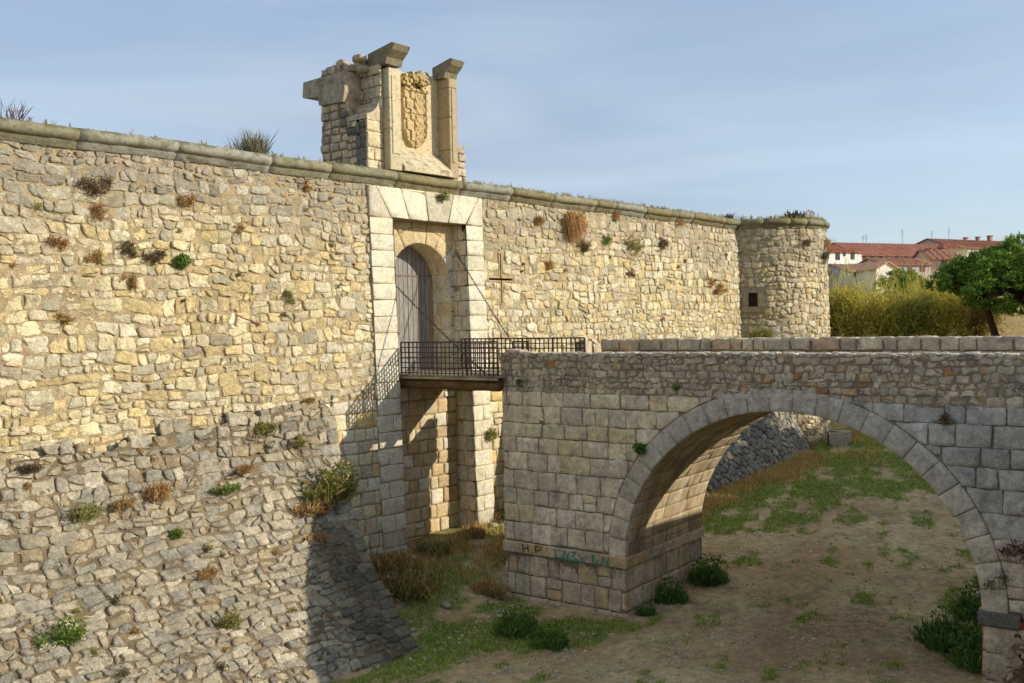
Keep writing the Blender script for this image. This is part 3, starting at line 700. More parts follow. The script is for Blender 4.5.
# concave scroll on the left shoulder
sc_ = [(22.95, 14.72)] + [(23.62 - .62 * math.cos(a) , 15.55 - .78 * math.sin(a)) for a in np.linspace(math.pi / 2 - .1, .05, 8)][::1]
sp = [(22.95, 14.72), (23.66, 14.72), (23.66, 15.95), (23.58, 15.95)] + [(23.56 - .58 * (1 - math.sin(a)), 15.75 - .86 * (1 - math.cos(a))) for a in np.linspace(math.pi / 2, 0, 1)]
sp = [(22.95, 14.72), (23.66, 14.72), (23.66, 16.0)] + [(23.6 - .62 * (1 - math.cos(a)), 15.9 - .98 * math.sin(a)) for a in np.linspace(.05, 1.45, 9)] + [(22.95, 14.88)]
mb = MB(); mb.prism(sp, 24.36, 25.3, lambda a, b_, d: (a, d, b_), lin(196, 180, 146)); PG(fixn(mb.build('scroll', M_gable, smooth=False)))
# ruined top courses
mb = MB()
for i in range(46):
    x = random.uniform(23.7, 26.6); y = random.uniform(24.75, 26.4); s = random.uniform(.1, .26); z = 16.5 + random.uniform(-.05, .22) * (1 if y > 25 else .5)
    mb.box((x - s, y - s * .8, z - .1), (x + s, y + s * .8, z + s * .45), tg(0, 0), bev=.05, jit=.02)
for i in range(16):
    y = random.uniform(25.3, 26.5); s = random.uniform(.12, .2); mb.box((23.3, y - s, 16.35), (23.3 + random.uniform(.3, .5), y + s, 16.5 + random.uniform(.0, .18)), tg(0, 0), bev=.04, jit=.02)
for i in range(60):
    x = random.uniform(23.1, 24.1); y = random.uniform(24.9, 26.5); s = random.uniform(.1, .2); z = random.uniform(16.3, 16.88 - (y - 24.8) * .12); mb.box((x - s, y - s, z - s * .6), (x + s, y + s, z + s * .5), tg(0, 0) * .9, bev=.04, jit=.02)
for i in range(34):
    z = random.uniform(13.3, 16.3); x = 26.92 + random.random() * max(.05, .75 - .28 * (z - 13.2)); q_ = random.uniform(.08, .17); mb.box((x - q_, 24.45 + random.random() * .1, z - q_ * .7), (x + q_, 24.95, z + q_ * .7), tg(0, 0), bev=.04, jit=.015)
for (x, z) in ((27.1, 14.9), (26.95, 15.2), (27.45, 14.25), (26.92, 15.6), (26.9, 16.0), (27.2, 14.5)):
    mb.box((x - .18, 24.5, z - .13), (x + .12, 24.95, z + .13), tg(0, 0), bev=.04, jit=.02)
PG(fixn(mb.build('broken_courses', M_gable)))
# panel, sill, pilasters
mb = MB(); mb.box((24.15, 24.62, 13.6), (26.55, 24.74, 16.55), lin(206, 188, 148), bev=.01); PG(mb.build('panel', M_ochre, smooth=False))
mb = MB(); mb.prism([(24.12, 13.2), (24.0, 13.2), (24.0, 13.35), (24.62, 13.98), (24.72, 13.98), (24.72, 13.2)], 24.22, 26.48, lambda a, b_, d: (d, a, b_), lin(196, 182, 148)); PG(fixn(mb.build('sloping_sill', M_gable, smooth=False)))
for (a, b_, c) in ((23.66, 24.2, lin(206, 190, 156)), (26.48, 26.88, lin(180, 162, 128))):
    mb = MB()
    z = 13.18
    while z < 16.4:
        z2 = min(z + random.uniform(.9, 1.5), 16.55); mb.box((a, 24.08, z + .004), (b_, 24.72, z2 - .004), c * random.uniform(.9, 1.08), bev=.02); z = z2
    mb.box((a + .1, 24.05, 13.7), (b_ - .1, 24.09, 16.2), c, bev=.015)
    PG(mb.build('pilaster', M_ochre, smooth=False))
for (a, b_, ya, yb, zc) in ((23.5, 24.22, 24.85, 23.65, 16.52), (26.36, 26.96, 24.72, 23.78, 16.56)):
    pl = [(ya, zc), (ya, zc + .40), (yb + .1, zc + .60), (yb, zc + .54), (yb + .1, zc + .38), (yb + .34, zc + .18), (yb + .4, zc - .02)]
    mb = MB(); mb.prism(pl, a, b_, lambda p, q_, d: (d, p, q_), lin(134, 124, 100)); PG(fixn(mb.build('capping_corbel', M_corn, smooth=False)))
# old lintel stub on the left flank
pl = [(25.2, 15.72), (25.25, 16.34), (27.2, 16.28), (27.25, 15.78), (26.5, 15.70), (26.45, 15.42), (25.3, 15.38)]
mb = MB(); mb.prism(pl, 22.8, 23.5, lambda p, q_, d: (d, p, q_), lin(168, 154, 130)); PG(fixn(mb.build('lintel_stub', M_gable, smooth=False)))
# shield: relief height field
nu, nv = 60, 96; U, Vv = np.meshgrid(np.linspace(-1, 1, nu), np.linspace(0, 1, nv), indexing='ij')
W = .56 * np.where(Vv > .38, 1, np.sqrt(np.clip(1 - ((.38 - Vv) / .38) ** 2, .0004, 1)))
X = 25.28 + U * W; Z = 14.12 + Vv * 1.95
xx = (X - 25.28) / .56
rel = .07 + .030 * np.sign(np.sin(xx * 9)) * np.sign(np.sin(Z * 9)) * (xx < 0) + .035 * np.sin(Z * 22 + 2 * np.sin(xx * 7)) * np.sin(xx * 14) * (xx > 0) + .01 * np.sin(xx * 25 + Z * 13) * np.sin(Z * 31)
rel += .05 * (np.abs(U) > .87) + .05 * (np.abs(Vv - .97) < .03); rel -= .09 * (np.abs(xx) < .045); rel -= .04 * (np.abs(Vv - .56) < .012)
edge = (np.abs(U) > .985) | (Vv < .004) | (Vv > .996); rel = np.where(edge, -.02, rel)
mb = MB(); mb.add(np.stack([X.ravel(), (24.6 - rel).ravel(), Z.ravel()], 1), [(i * nv + j, (i + 1) * nv + j, (i + 1) * nv + j + 1, i * nv + j + 1) for i in range(nu - 1) for j in range(nv - 1)], lin(200, 176, 128))
PG(fixn(mb.build('carved_shield', M_ochre, smooth=False)))
mb = MB()
for i in range(60):
    a = random.uniform(0, math.pi); r = random.uniform(.3, .62); x = 25.28 + r * math.cos(a) * 1.0; z = 16.08 + abs(r * math.sin(a)) * .75; s = random.uniform(.05, .1)
    mb.box((x - s, 24.38 + random.uniform(0, .1), z - s), (x + s, 24.66, z + s), lin(190, 166, 112) * random.uniform(.8, 1.1), bev=.03, jit=.012)
PG(mb.build('crest_carving', M_ochre))

# ------------------------------------------------------------------ stone bridge
bridge = empty('stone_bridge', 'single-arched stone bridge with rubble parapets crossing the dry moat to the gate', 'bridge', loc=(26.9, 18, 0))
PB = lambda o: reparent(o, bridge)
BX0, BX1, BY0, BY1 = 24.4, 29.4, -9.0, 20.3
AC, Aa, Ab, AZ = 11.33, 4.65, 4.28, 1.62
def cY(X): return AC + .4 * (X - BX0) / (BX1 - BX0)
fF = planeX(BX0); ro_ = .56
def outside_ring(pl, extra=0.0):
    cx = sum(p[0] for p in pl) / len(pl); ct = sum(p[1] for p in pl) / len(pl)
    A_, B_ = Aa + ro_ + extra, Ab + ro_ + extra
    if ct < AZ: return pl if abs(cx - AC) > Aa else []
    dx, dz = (cx - AC) / A_, (ct - AZ) / B_; r = math.hypot(dx, dz)
    if r < 1.0:
        far_ = max(pl, key=lambda p: math.hypot((p[0] - AC) / A_, (p[1] - AZ) / B_)); dx, dz = (far_[0] - AC) / A_, (far_[1] - AZ) / B_
        if math.hypot(dx, dz) < 1.03: return []
    a = math.atan2(dz, dx); px, pz = AC + A_ * math.cos(a), AZ + B_ * math.sin(a); nx, nz2 = math.cos(a) / A_, math.sin(a) / B_
    return clip(pl, px, pz, -nx, -nz2)
cells = []
for pl in ashlar(5.0, BY1, AZ + .12, 6.2, .47, (.42, 1.0), .016) + ashlar(BY0, 5.0, AZ + .12, 6.2, .5, (.5, 1), .014):
    cp = outside_ring([p for p in pl if p[1] > -5])
    # clip against the two tangents nearest the block's corners as well
    for p in list(cp):
        dx, dz = (p[0] - AC) / (Aa + ro_), (p[1] - AZ) / (Ab + ro_); 
        if math.hypot(dx, dz) < .99 and p[1] > AZ:
            a = math.atan2(dz, dx); cp = clip(cp, AC + (Aa + ro_) * math.cos(a), AZ + (Ab + ro_) * math.sin(a), -math.cos(a) / (Aa + ro_), -math.sin(a) / (Ab + ro_))
            if len(cp) < 3: break
    if len(cp) > 2: cells.append(cp)
for side in (1, -1):
    mb = MB(); stones(mb, [c for c in cells if (sum(p[0] for p in c) / len(c) > AC) == (side > 0)], fF, tint_bri, joint=.0075, h=(-.006, .022), bulge=.007, tilt=.03, rough=.006, rounded=False, edge=.94)
    PB(mb.build('spandrel_ashlar', M_bri))
A = np.linspace(0, math.pi, 26); cells = [[(AC + Aa * math.cos(a), AZ + Ab * math.sin(a)) for a in np.linspace(A[i], A[i + 1], 3)] + [(AC + (Aa + ro_) * math.cos(a), AZ + (Ab + ro_) * math.sin(a)) for a in np.linspace(A[i + 1], A[i], 3)] for i in range(25)]
mb = MB(); stones(mb, cells, fF, lambda s, t: (lin(212, 198, 172) * (1 - float(ss((t - 2.5) / 3))) + lin(190, 182, 168) * float(ss((t - 2.5) / 3))) * random.uniform(.92, 1.06), joint=.003, h=(.004, .02), bulge=.006, tilt=.01, rough=.003, rounded=False, edge=.95, deep=.12)
o = PB(mb.build('arch_ring', M_bri)); o['label'] = 'ring of long grey voussoirs'
# parapets
mb = MB(); sheet(mb, BY0, BY1 - .02, 6.12, 7.3, fF, lin(150, 134, 108), ns=.12, nt_=.12, h=-.01, nz_=.02); stones(mb, coursed(BY0, BY1 - .0, 6.18, 7.34, (.1, .24), (.16, .46), .028, .07, sp=.15), fF, tint_par, joint=.007, h=(-.008, .022), bulge=.008, tilt=.06, rough=.006)
stones(mb, voronoi(24.4, 24.86, 6.2, 7.34, .3, .25, drop=0), planeYp(BY1), tint_par, joint=.016, h=(0, .03), bulge=.02)
stones(mb, voronoi(BY0, BY1, 6.3, 7.32, .4, .26, jit=.36, drop=.1), planeXp(24.86), tint_par, joint=.016, h=(0, .03), bulge=.02)
def top_map(z): return lambda s, t, h: V3(t, s, z + h)
stones(mb, voronoi(BY0, BY1 + .03, 24.38, 24.9, .5, .27, jit=.3, drop=.1), top_map(7.33), lambda s, t: lin(206, 194, 166) * random.uniform(.8, 1.05), joint=.01, h=(.0, .03), bulge=.012, tilt=.02, edge=.88)
for i in range(9): 
    y = BY1 - .1 - random.random() * .5; x = random.uniform(24.5, 24.8); mb.box((x - .13, y - .14, 7.3), (x + .13, y + .14, 7.4 + random.uniform(-.02, .05)), tint_par(0, 0), bev=.04, jit=.015)
near = PB(fixn(mb.build('parapet', M_bri))); near['label'] = 'near rubble parapet with a sunlit top edge'
mb = MB()
FY = 19.8
stones(mb, ashlar(BY0, FY, 6.25, 7.62, .34, (.3, .9), .02), planeX(28.95), lambda s, t: pick([2, 2, 1], [lin(206, 190, 160), lin(192, 178, 152), lin(206, 178, 146)], .08), joint=.012, h=(0, .03), bulge=.012, tilt=.03, rounded=False, edge=.93)
stones(mb, ashlar(BY0, FY, 6.25, 7.62, .34, (.3, .9), .02), planeXp(29.4), tint_par, joint=.012, h=(0, .03), bulge=.012, tilt=.03, rounded=False, edge=.93)
stones(mb, voronoi(BY0, FY, 28.93, 29.42, .55, .49, jit=.2, drop=.0), top_map(7.62), lambda s, t: lin(200, 186, 156) * random.uniform(.85, 1.05), joint=.01, h=(.0, .02), bulge=.01, tilt=.015, edge=.9)
o = PB(fixn(mb.build('parapet', M_bri))); o['label'] = 'far parapet of pinkish blocks'
# core
mb = MB(); cm = lin(140, 128, 108)
for (X, off) in ((BX0 + .03, 0), (BX1 - .03, 0)):
    c = float(cY(X)); TH = np.linspace(0, math.pi, 49); V = []
    for a in TH: V += [(X, c + Aa * math.cos(a), AZ + Ab * math.sin(a)), (X, c + Aa * math.cos(a), 6.32)]
    mb.add(V, [(2 * i, 2 * i + 1, 2 * i + 3, 2 * i + 2) for i in range(48)], cm)
    for (y0, y1) in ((BY0, c - Aa), (c + Aa, BY1 - .02)): y1 = min(y1, 19.2) if X > 27 else y1; mb.add([(X, y0, -1), (X, y1, -1), (X, y1, 6.32), (X, y0, 6.32)], [(0, 1, 2, 3)], cm)
mb.add([(BX0 + .03, BY1 - .02, -1), (28.6, BY1 - .02, -1), (28.6, BY1 - .02, 6.32), (BX0 + .03, BY1 - .02, 6.32), (BX1 - .03, 19.2, -1), (BX1 - .03, 19.2, 6.32)], [(0, 1, 2, 3), (1, 4, 5, 2)], cm)
mb.add([(BX0 + .03, BY0, 6.3), (BX1 - .03, BY0, 6.3), (BX1 - .03, 19.2, 6.3), (28.6, BY1 - .02, 6.3), (BX0 + .03, BY1 - .02, 6.3)], [(0, 1, 2, 3, 4)], lin(170, 152, 122))
for (a, b_, zt, ye) in ((24.43, 24.84, 7.3, BY1 - .03), (28.98, 29.37, 7.6, FY - .03)):
    mb.box((a, BY0, 6.2), (b_, ye, zt), cm)
PB(mb.build('rubble_core', M_mort, smooth=False))
# vault
def f_va(s, t, h):      # s = X, t = angle-length
    s, t, h = np.broadcast_arrays(np.asarray(s, float), np.asarray(t, float), np.asarray(h, float)); a = t / 4.45
    return np.stack([s, cY(s) + (Aa - h) * np.cos(a), AZ + (Ab - h) * np.sin(a)], 1)
LV = math.pi * 4.45; mb = MB(); sheet(mb, BX0 + .02, BX1 - .02, 0, LV, f_va, lin(140, 122, 96), h=-.006, ns=1, nt_=.25)
tv = lambda s, t: pick([2, 2, 1], [lin(190, 172, 136), lin(176, 156, 122), lin(200, 184, 150)], .08)
stones(mb, ashlar(BX0 + .02, BX1 - .02, 0, LV, .42, (.8, 1.6), .01), f_va, tv, joint=.008, h=(.0, .008), bulge=.003, tilt=.004, rough=.002, rounded=False, edge=.96, deep=.02)
M_vault = mat('vault_stone', spots=(1.3, .47, .62, (.22, .14, .08), .65), spots2=(2.0, .6, .72, (.14, .18, .15), .55), stretch=(1, .45, .45), bump=((9, .5, .02), (40, .5, .008)), mott=((3, .7, 1.25), (22, .8, 1.2)))
PB(fixn(mb.build('vault', M_vault)))
# piers below the springing, with impost band
def jambL(s, t, h): s, t, h = np.broadcast_arrays(s, t, h); return np.stack([s, cY(s) + Aa + .05 - h - .04 * (1.4 - t), t], 1)
def jambR(s, t, h): s, t, h = np.broadcast_arrays(s, t, h); return np.stack([s, cY(s) - Aa - .05 + h + .04 * (1.4 - t), t], 1)
mb = MB()
stones(mb, ashlar(AC + Aa + .05, BY1 - .1, -.35, 1.36, .5, (.35, .7), .014), lambda s, t, h: V3(BX0 + .05 - .05 * (1.4 - t) - h, s, t), tint_pier, joint=.011, h=(0, .025), bulge=.01, tilt=.02, rounded=False, edge=.93)
stones(mb, ashlar(BX0, BX1, -.35, 1.36, .5, (.5, .9), .014), jambL, tint_pier, joint=.01, h=(0, .02), bulge=.008, tilt=.015, rounded=False, edge=.94)
sheet(mb, BX0 + .03, BX1, -1, 1.45, jambL, cm, h=-.01)
stones(mb, ashlar(BX0, 28.6, -.3, 6.3, .45, (.4, .8), .014), planeYp(BY1 - .02), tint_bri, joint=.012, h=(0, .02), bulge=.01, rounded=False, edge=.94)
PB(fixn(mb.build('pier', M_bri)))
mb = MB()
stones(mb, ashlar(4.6, AC - Aa - .05, -.35, 1.36, .6, (.6, .9), .014), lambda s, t, h: V3(BX0 + .0 - h, s, t), tint_pier, joint=.011, h=(0, .025), bulge=.01, tilt=.02, rounded=False, edge=.93)
stones(mb, ashlar(BX0, BX1, -.35, 1.36, .5, (.5, .9), .014), jambR, tint_pier, joint=.01, h=(0, .02), bulge=.008, tilt=.015, rounded=False, edge=.94)
sheet(mb, BX0 + .03, BX1, -1, 1.45, jambR, cm, h=-.01)
PB(fixn(mb.build('pier', M_bri)))
mb = MB(); y = AC + Aa - .06
while y < BY1 - .05:
    y2 = min(y + random.uniform(.8, 1.3), BY1 + .05); mb.box((BX0 - .07, y + .005, 1.38), (BX0 + .3, y2 - .005, 1.70), tint_pier(0, 0) * .95, bev=.025, jit=.004); y = y2
mbr = MB(); x = BX0 + .24
while x < BX1 - .1:
    x2 = min(x + random.uniform(.9, 1.3), BX1 + .04); yy = float(cY((x + x2) / 2)) + Aa
    mb.box((x + .005, yy - .06, 1.38), (x2 - .005, yy + .2, 1.68), tint_pier(0, 0) * .95, bev=.025, jit=.004)
    yy = float(cY((x + x2) / 2)) - Aa; mbr.box((x + .005, yy - .2, 1.38), (x2 - .005, yy + .06, 1.68), tint_pier(0, 0) * .95, bev=.025, jit=.004); x = x2
mbr.box((BX0 - .08, 5.85, 1.38), (BX0 + .3, AC - Aa + .07, 1.70), lin(120, 116, 108), bev=.03, jit=.006)
PB(mb.build('impost_band', M_bri, smooth=False)); PB(mbr.build('impost_band', M_bri, smooth=False))
# painted scribbles on the impost band
def stroke(mb, pts, r, col):
    P_ = [(BX0 - .085 - .0, y, z) for (y, z) in pts]
    for i in range(len(P_) - 1):
        a = np.array(P_[i]); b_ = np.array(P_[i + 1]); d = b_ - a; ln = np.linalg.norm(d)
        if ln < 1e-6: continue
        d /= ln; n = np.cross(d, [1, 0, 0]) * r; a = a - d * r * .5; b_ = b_ + d * r * .5
        ox = np.array([-.004 - .0003 * i, 0, 0])
        mb.add([a + n + ox, b_ + n + ox, b_ - n + ox, a - n + ox], [(0, 1, 2, 3)], col)
bk = lin(38, 34, 34); tq = lin(50, 150, 128)
mb = MB(); Y0 = 19.55   # H . P   (reading towards smaller Y)
stroke(mb, [(Y0, 1.66), (Y0 - .02, 1.44)], .016, bk); stroke(mb, [(Y0 - .2, 1.67), (Y0 - .22, 1.44)], .016, bk); stroke(mb, [(Y0 - .01, 1.55), (Y0 - .21, 1.56)], .014, bk)
stroke(mb, [(Y0 - .33, 1.46), (Y0 - .36, 1.46)], .018, bk)
stroke(mb, [(Y0 - .50, 1.44), (Y0 - .48, 1.66)], .014, bk); stroke(mb, [(Y0 - .48, 1.66), (Y0 - .58, 1.68), (Y0 - .68, 1.64), (Y0 - .66, 1.56), (Y0 - .5, 1.53)], .014, bk)
o = mb.build('graffiti', M_paint, smooth=False); PB(o); o['label'] = 'black painted letters H.P'
mb = MB(); Y0 = 18.35
for k, pts in enumerate(([(0, .66), (.02, .42), (.2, .42)], [(.28, .42), (.34, .66), (.44, .45), (.5, .64)], [(.6, .64), (.75, .66), (.62, .54), (.78, .45), (.6, .42)], [(.86, .62), (.98, .42)], [(1.3, .66), (1.32, .42), (1.5, .46), (1.3, .66)], [(1.62, .42), (1.66, .64), (1.8, .44), (1.86, .62)])):
    stroke(mb, [(Y0 - a, 1.0 + b_) for a, b_ in pts], .018, tq)
stroke(mb, [(Y0 - .05, 1.43), (Y0 - .9, 1.415)], .02, tq); stroke(mb, [(Y0 - 1.3, 1.42), (Y0 - 1.9, 1.41)], .016, tq)
o = mb.build('graffiti', M_paint, smooth=False); PB(o); o['label'] = 'faded turquoise scribble'
# pavement of the bridge end where the deck rests
tag_ = None
# stone posts at the end of the far parapet
for i, (x, y, lab) in enumerate(((27.35, 19.35, 'worn squat stone post right beside the end of the iron railing'), (27.98, 19.45, 'worn squat stone post between another post and the far parapet'))):
    mb = MB(); mb.box((x - .2, y - .2, 6.3), (x + .2, y + .2, 7.5 + .1 * (1 - i)), lin(188, 170, 140), bev=.03, jit=.01); mb.box((x - .15, y - .15, 7.45), (x + .15, y + .15, 7.66), lin(196, 180, 150), bev=.07, jit=.01)
    tag(mb.build('stone_post', M_bri), lab, 'post', 'stone posts on the bridge')

# ------------------------------------------------------------------ wooden drawbridge with iron railings
db = empty('drawbridge', 'timber drawbridge deck with black lattice iron railings spanning the gap before the gate', 'drawbridge', loc=(25.5, 22.3, 6.6))
PD = lambda o: reparent(o, db)
mb = MB(); y = 20.05
while y < 24.85:
    y2 = y + .2; a = 23.95; mb.box((a + random.uniform(0, .03), y + .006, 6.6), (27.1 + random.uniform(-.03, .03), y2 - .006, 6.66), lin(150, 134, 112) * random.uniform(.7, 1.1), bev=.008); y = y2
PD(mb.build('deck_planks', M_wood, smooth=False))
for x in (23.95, 27.02):
    mb = MB(); mb.box((x, 20.1, 6.52), (x + .08, 24.15, 6.597), lin(164, 150, 126), bev=.01); PD(mb.build('edge_board', M_wood, smooth=False))
for x in (24.2, 25.5, 26.85):
    mb = MB(); n = 10; Y_ = np.linspace(20.2, 24.9, n); mb.tube([(x + rng.normal(0, .012), yv, 6.36 + rng.normal(0, .012)) for yv in Y_], [.16 + rng.normal(0, .008) for _ in Y_], lin(116, 88, 60), n=10)
    PD(mb.build('log_beam', M_wood))
def railing(x, y0, y1, dx=0.0, z0=6.68):
    mb = MB(); ir = lin(46, 36, 32); L_ = y1 - y0; X_ = lambda y: x + dx * (y1 - y) / L_
    for z in np.linspace(z0 + .03, z0 + 1.0, 7):
        t_ = .03 if z < z0 + .98 else .045
        mb.add([(X_(y) + ex, y, z + ez) for y in (y0, y1) for (ex, ez) in ((-.014, -t_ / 2), (.014, -t_ / 2), (.014, t_ / 2), (-.014, t_ / 2))], [(0, 1, 5, 4), (1, 2, 6, 5), (2, 3, 7, 6), (3, 0, 4, 7), (0, 3, 2, 1), (4, 5, 6, 7)], ir)
    n = int(L_ / .172)
    for i in range(n + 1):
        y = y0 + L_ * i / n; t_ = .015 if i % 7 and i != n else .024; mb.box((X_(y) - t_, y - t_, z0 - .02), (X_(y) + t_, y + t_, z0 + 1.0), ir)
    return mb
o = PD(railing(24.02, 20.12, 24.15).build('railing', M_iron, smooth=False))
o = PD(railing(26.98, 19.15, 24.2, .15, 6.72).build('railing', M_iron, smooth=False))
o = PD(railing(24.98, 19.7, 20.3, 0, 6.66).build('railing', M_iron, smooth=False)); 
def chain(p0, p1, sag, name, lab):
    mb = MB(); p0 = np.array(p0); p1 = np.array(p1); Ln = np.linalg.norm(p1 - p0); n = int(Ln / .105); d = (p1 - p0) / Ln
    for i in range(n):
        u = (i + .5) / n; c = p0 + (p1 - p0) * u - np.array([0, 0, sag * 4 * u * (1 - u)])
        side = np.cross(d, [0, 0, 1.]); side /= np.linalg.norm(side); upv = np.cross(side, d); sv = side if i % 2 else upv
        K = 8; ring = [c + d * .07 * math.cos(2 * math.pi * k / K) + sv * .03 * math.sin(2 * math.pi * k / K) for k in range(K)]
        nrm = np.cross(d, sv); V = []
        for k in range(K):
            o_ = (ring[k] - c); o_ /= np.linalg.norm(o_)
            for q_ in range(4): V.append(ring[k] + .0115 * (o_ * math.cos(q_ * math.pi / 2) + nrm * math.sin(q_ * math.pi / 2)))
        mb.add(V, [(k * 4 + q_, ((k + 1) % K) * 4 + q_, ((k + 1) % K) * 4 + (q_ + 1) % 4, k * 4 + (q_ + 1) % 4) for k in range(K) for q_ in range(4)], lin(64, 46, 36))
    return tag(mb.build(name, M_iron), lab, 'chain', 'drawbridge chains')
chain((23.86, 24.74, 9.95), (24.12, 20.7, 6.72), .05, 'chain', 'left rusty chain crossing in front of the door down to the near deck edge')
chain((27.22, 24.6, 10.75), (26.9, 21.2, 6.72), .05, 'chain', 'right rusty chain falling from the lintel corner to the far railing')

# ------------------------------------------------------------------ counterscarp wall and rubble at its foot
cw = empty('counterscarp_wall', 'low rubble retaining wall along the near bank of the moat beside the bridge', 'retaining wall', loc=(22, 4.5, 0))
def f_cs(s, t, h):
    s, t, h = np.broadcast_arrays(np.asarray(s, float), np.asarray(t, float), np.asarray(h, float))
    return np.stack([s, csY(s) + .12 + .05 * (6 - t) + h, t], 1)
mb = MB(); cl = [c[::-1] for c in voronoi(2, 24.4, -.3, 6.6, .45, .32, jit=.36, drop=.1) + voronoi(29.4, 62, -.3, 6.6, .5, .34, jit=.36, drop=.1)]
stones(mb, cl, f_cs, tint_low, joint=.025, h=(0, .06), bulge=.04, tilt=.1); reparent(fixn(mb.build('rubble_facing', M_rub)), cw)
mb = MB(); sheet(mb, 2, 24.4, -1, 6.62, f_cs, MORT * .8, ns=.5, nt_=2); sheet(mb, 29.4, 62, -1, 6.62, f_cs, MORT * .8, ns=2, nt_=2)
reparent(mb.build('mortar_core', M_mort), cw)
import bmesh
bm = bmesh.new(); bmesh.ops.create_icosphere(bm, subdivisions=2, radius=1); ico_v = np.array([v.co[:] for v in bm.verts]); ico_f = [tuple(v.index for v in f.verts) for f in bm.faces]; bm.free()
bm = bmesh.new(); bmesh.ops.create_icosphere(bm, subdivisions=1, radius=1); ic1_v = np.array([v.co[:] for v in bm.verts]); ic1_f = [tuple(v.index for v in f.verts) for f in bm.faces]; bm.free()
def rock(mb, c, s, col, sub=2):
    v = (ico_v if sub == 2 else ic1_v); k = rng.normal(size=(5, 3)); k /= np.linalg.norm(k, axis=1)[:, None]; w_ = v.copy()
    for q_ in k:
        d = w_ @ q_; cut = random.uniform(.45, .8); w_ = w_ - np.outer(np.clip(d - cut, 0, None), q_)
    w_ = w_ * np.array(s) + rng.normal(0, .02, w_.shape) * min(s); th = random.random() * 6.28; c_, s_ = math.cos(th), math.sin(th)
    w_ = w_ @ np.array([[c_, -s_, 0], [s_, c_, 0], [0, 0, 1]]); mb.add(w_ + np.array(c), ico_f if sub == 2 else ic1_f, col)
mb = MB()
for i in range(420):
    t = random.random() ** .8; z = 3.1 * t; x = random.uniform(22.9, 24.35); y = 5.05 + .95 * (1 - t) + random.uniform(-.2, .12) 
    s = random.uniform(.08, .24); rock(mb, (x, y, z), (s, s * .9, s * .65), pick([2, 1.4, 1.2, .6], [lin(176, 158, 132), lin(160, 108, 66), lin(190, 176, 150), lin(120, 62, 46)], .15), 1)
tag(mb.build('rubble_heap', M_rub, smooth=False), 'collapsed heap of reddish and pale rubble against the right foot of the bridge', 'rubble')

# ------------------------------------------------------------------ vegetation
G_dry = [lin(182, 152, 98), lin(158, 130, 84), lin(200, 172, 116)]; G_rust = [lin(186, 146, 92), lin(200, 162, 106), lin(164, 126, 80)]
G_green = [lin(112, 138, 58), lin(92, 118, 48), lin(138, 152, 76)]; G_olive = [lin(150, 150, 86), lin(130, 132, 74), lin(176, 164, 104)]
G_dark = [lin(122, 104, 76), lin(138, 118, 84), lin(100, 88, 66)]; G_deep = [lin(92, 126, 56), lin(76, 108, 48), lin(120, 144, 70)]
def blades(mb, base, n, r, hgt, cols, out=(0, -1, 0), width=.012, spread=.8, droop=.5, flat=1.0):
    base = np.array(base, float); o_ = np.array(out, float); V = []; C_ = []
    d = rng.normal(size=(n, 3)) * spread; d[:, 2] = np.abs(d[:, 2]) + .35; d += o_ * .6; d /= np.linalg.norm(d, axis=1)[:, None]
    st = base + rng.normal(size=(n, 3)) * r * .35 * np.array([1, 1, flat]); L_ = hgt * rng.uniform(.45, 1.1, n)
    sd_ = np.cross(d, rng.normal(size=(n, 3))); sd_ /= np.linalg.norm(sd_, axis=1)[:, None] + 1e-9
    mid = st + d * (L_ * .55)[:, None]; tip = st + d * L_[:, None]; tip[:, 2] -= droop * L_ * rng.uniform(.2, 1, n)
    w_ = width * rng.uniform(.7, 1.5, n)[:, None]
    V = np.stack([st - sd_ * w_ * .6, st + sd_ * w_ * .6, mid + sd_ * w_, mid - sd_ * w_, tip], 1).reshape(-1, 3)
    ci = rng.integers(0, len(cols), n); c = np.array(cols)[ci] * rng.uniform(.7, 1.25, (n, 1)); c = np.repeat(c, 5, 0)
    Fc = []
    for i in range(n): Fc += [(5 * i, 5 * i + 1, 5 * i + 2, 5 * i + 3), (5 * i + 3, 5 * i + 2, 5 * i + 4)]
    mb.add(V, Fc, c)
def leaves(mb, cen, n, rad_, cols, size, up=.3):
    cen = np.array(cen, float); rad_ = np.array(rad_, float)
    p = rng.normal(size=(n, 3)); p /= np.linalg.norm(p, axis=1)[:, None]; p *= rng.uniform(.25, 1, (n, 1)) ** .5
    c = cen + p * rad_; a = rng.normal(size=(n, 3)); a /= np.linalg.norm(a, axis=1)[:, None]; b_ = np.cross(a, rng.normal(size=(n, 3))); b_ /= np.linalg.norm(b_, axis=1)[:, None]
    s = size * rng.uniform(.6, 1.4, (n, 1)); V = np.stack([c - a * s, c + b_ * s * .45, c + a * s, c - b_ * s * .45], 1).reshape(-1, 3)
    cc_ = np.array(cols)[rng.integers(0, len(cols), n)] * rng.uniform(.7, 1.25, (n, 1)); mb.add(V, [(4 * i, 4 * i + 1, 4 * i + 2, 4 * i + 3) for i in range(n)], np.repeat(cc_, 4, 0))
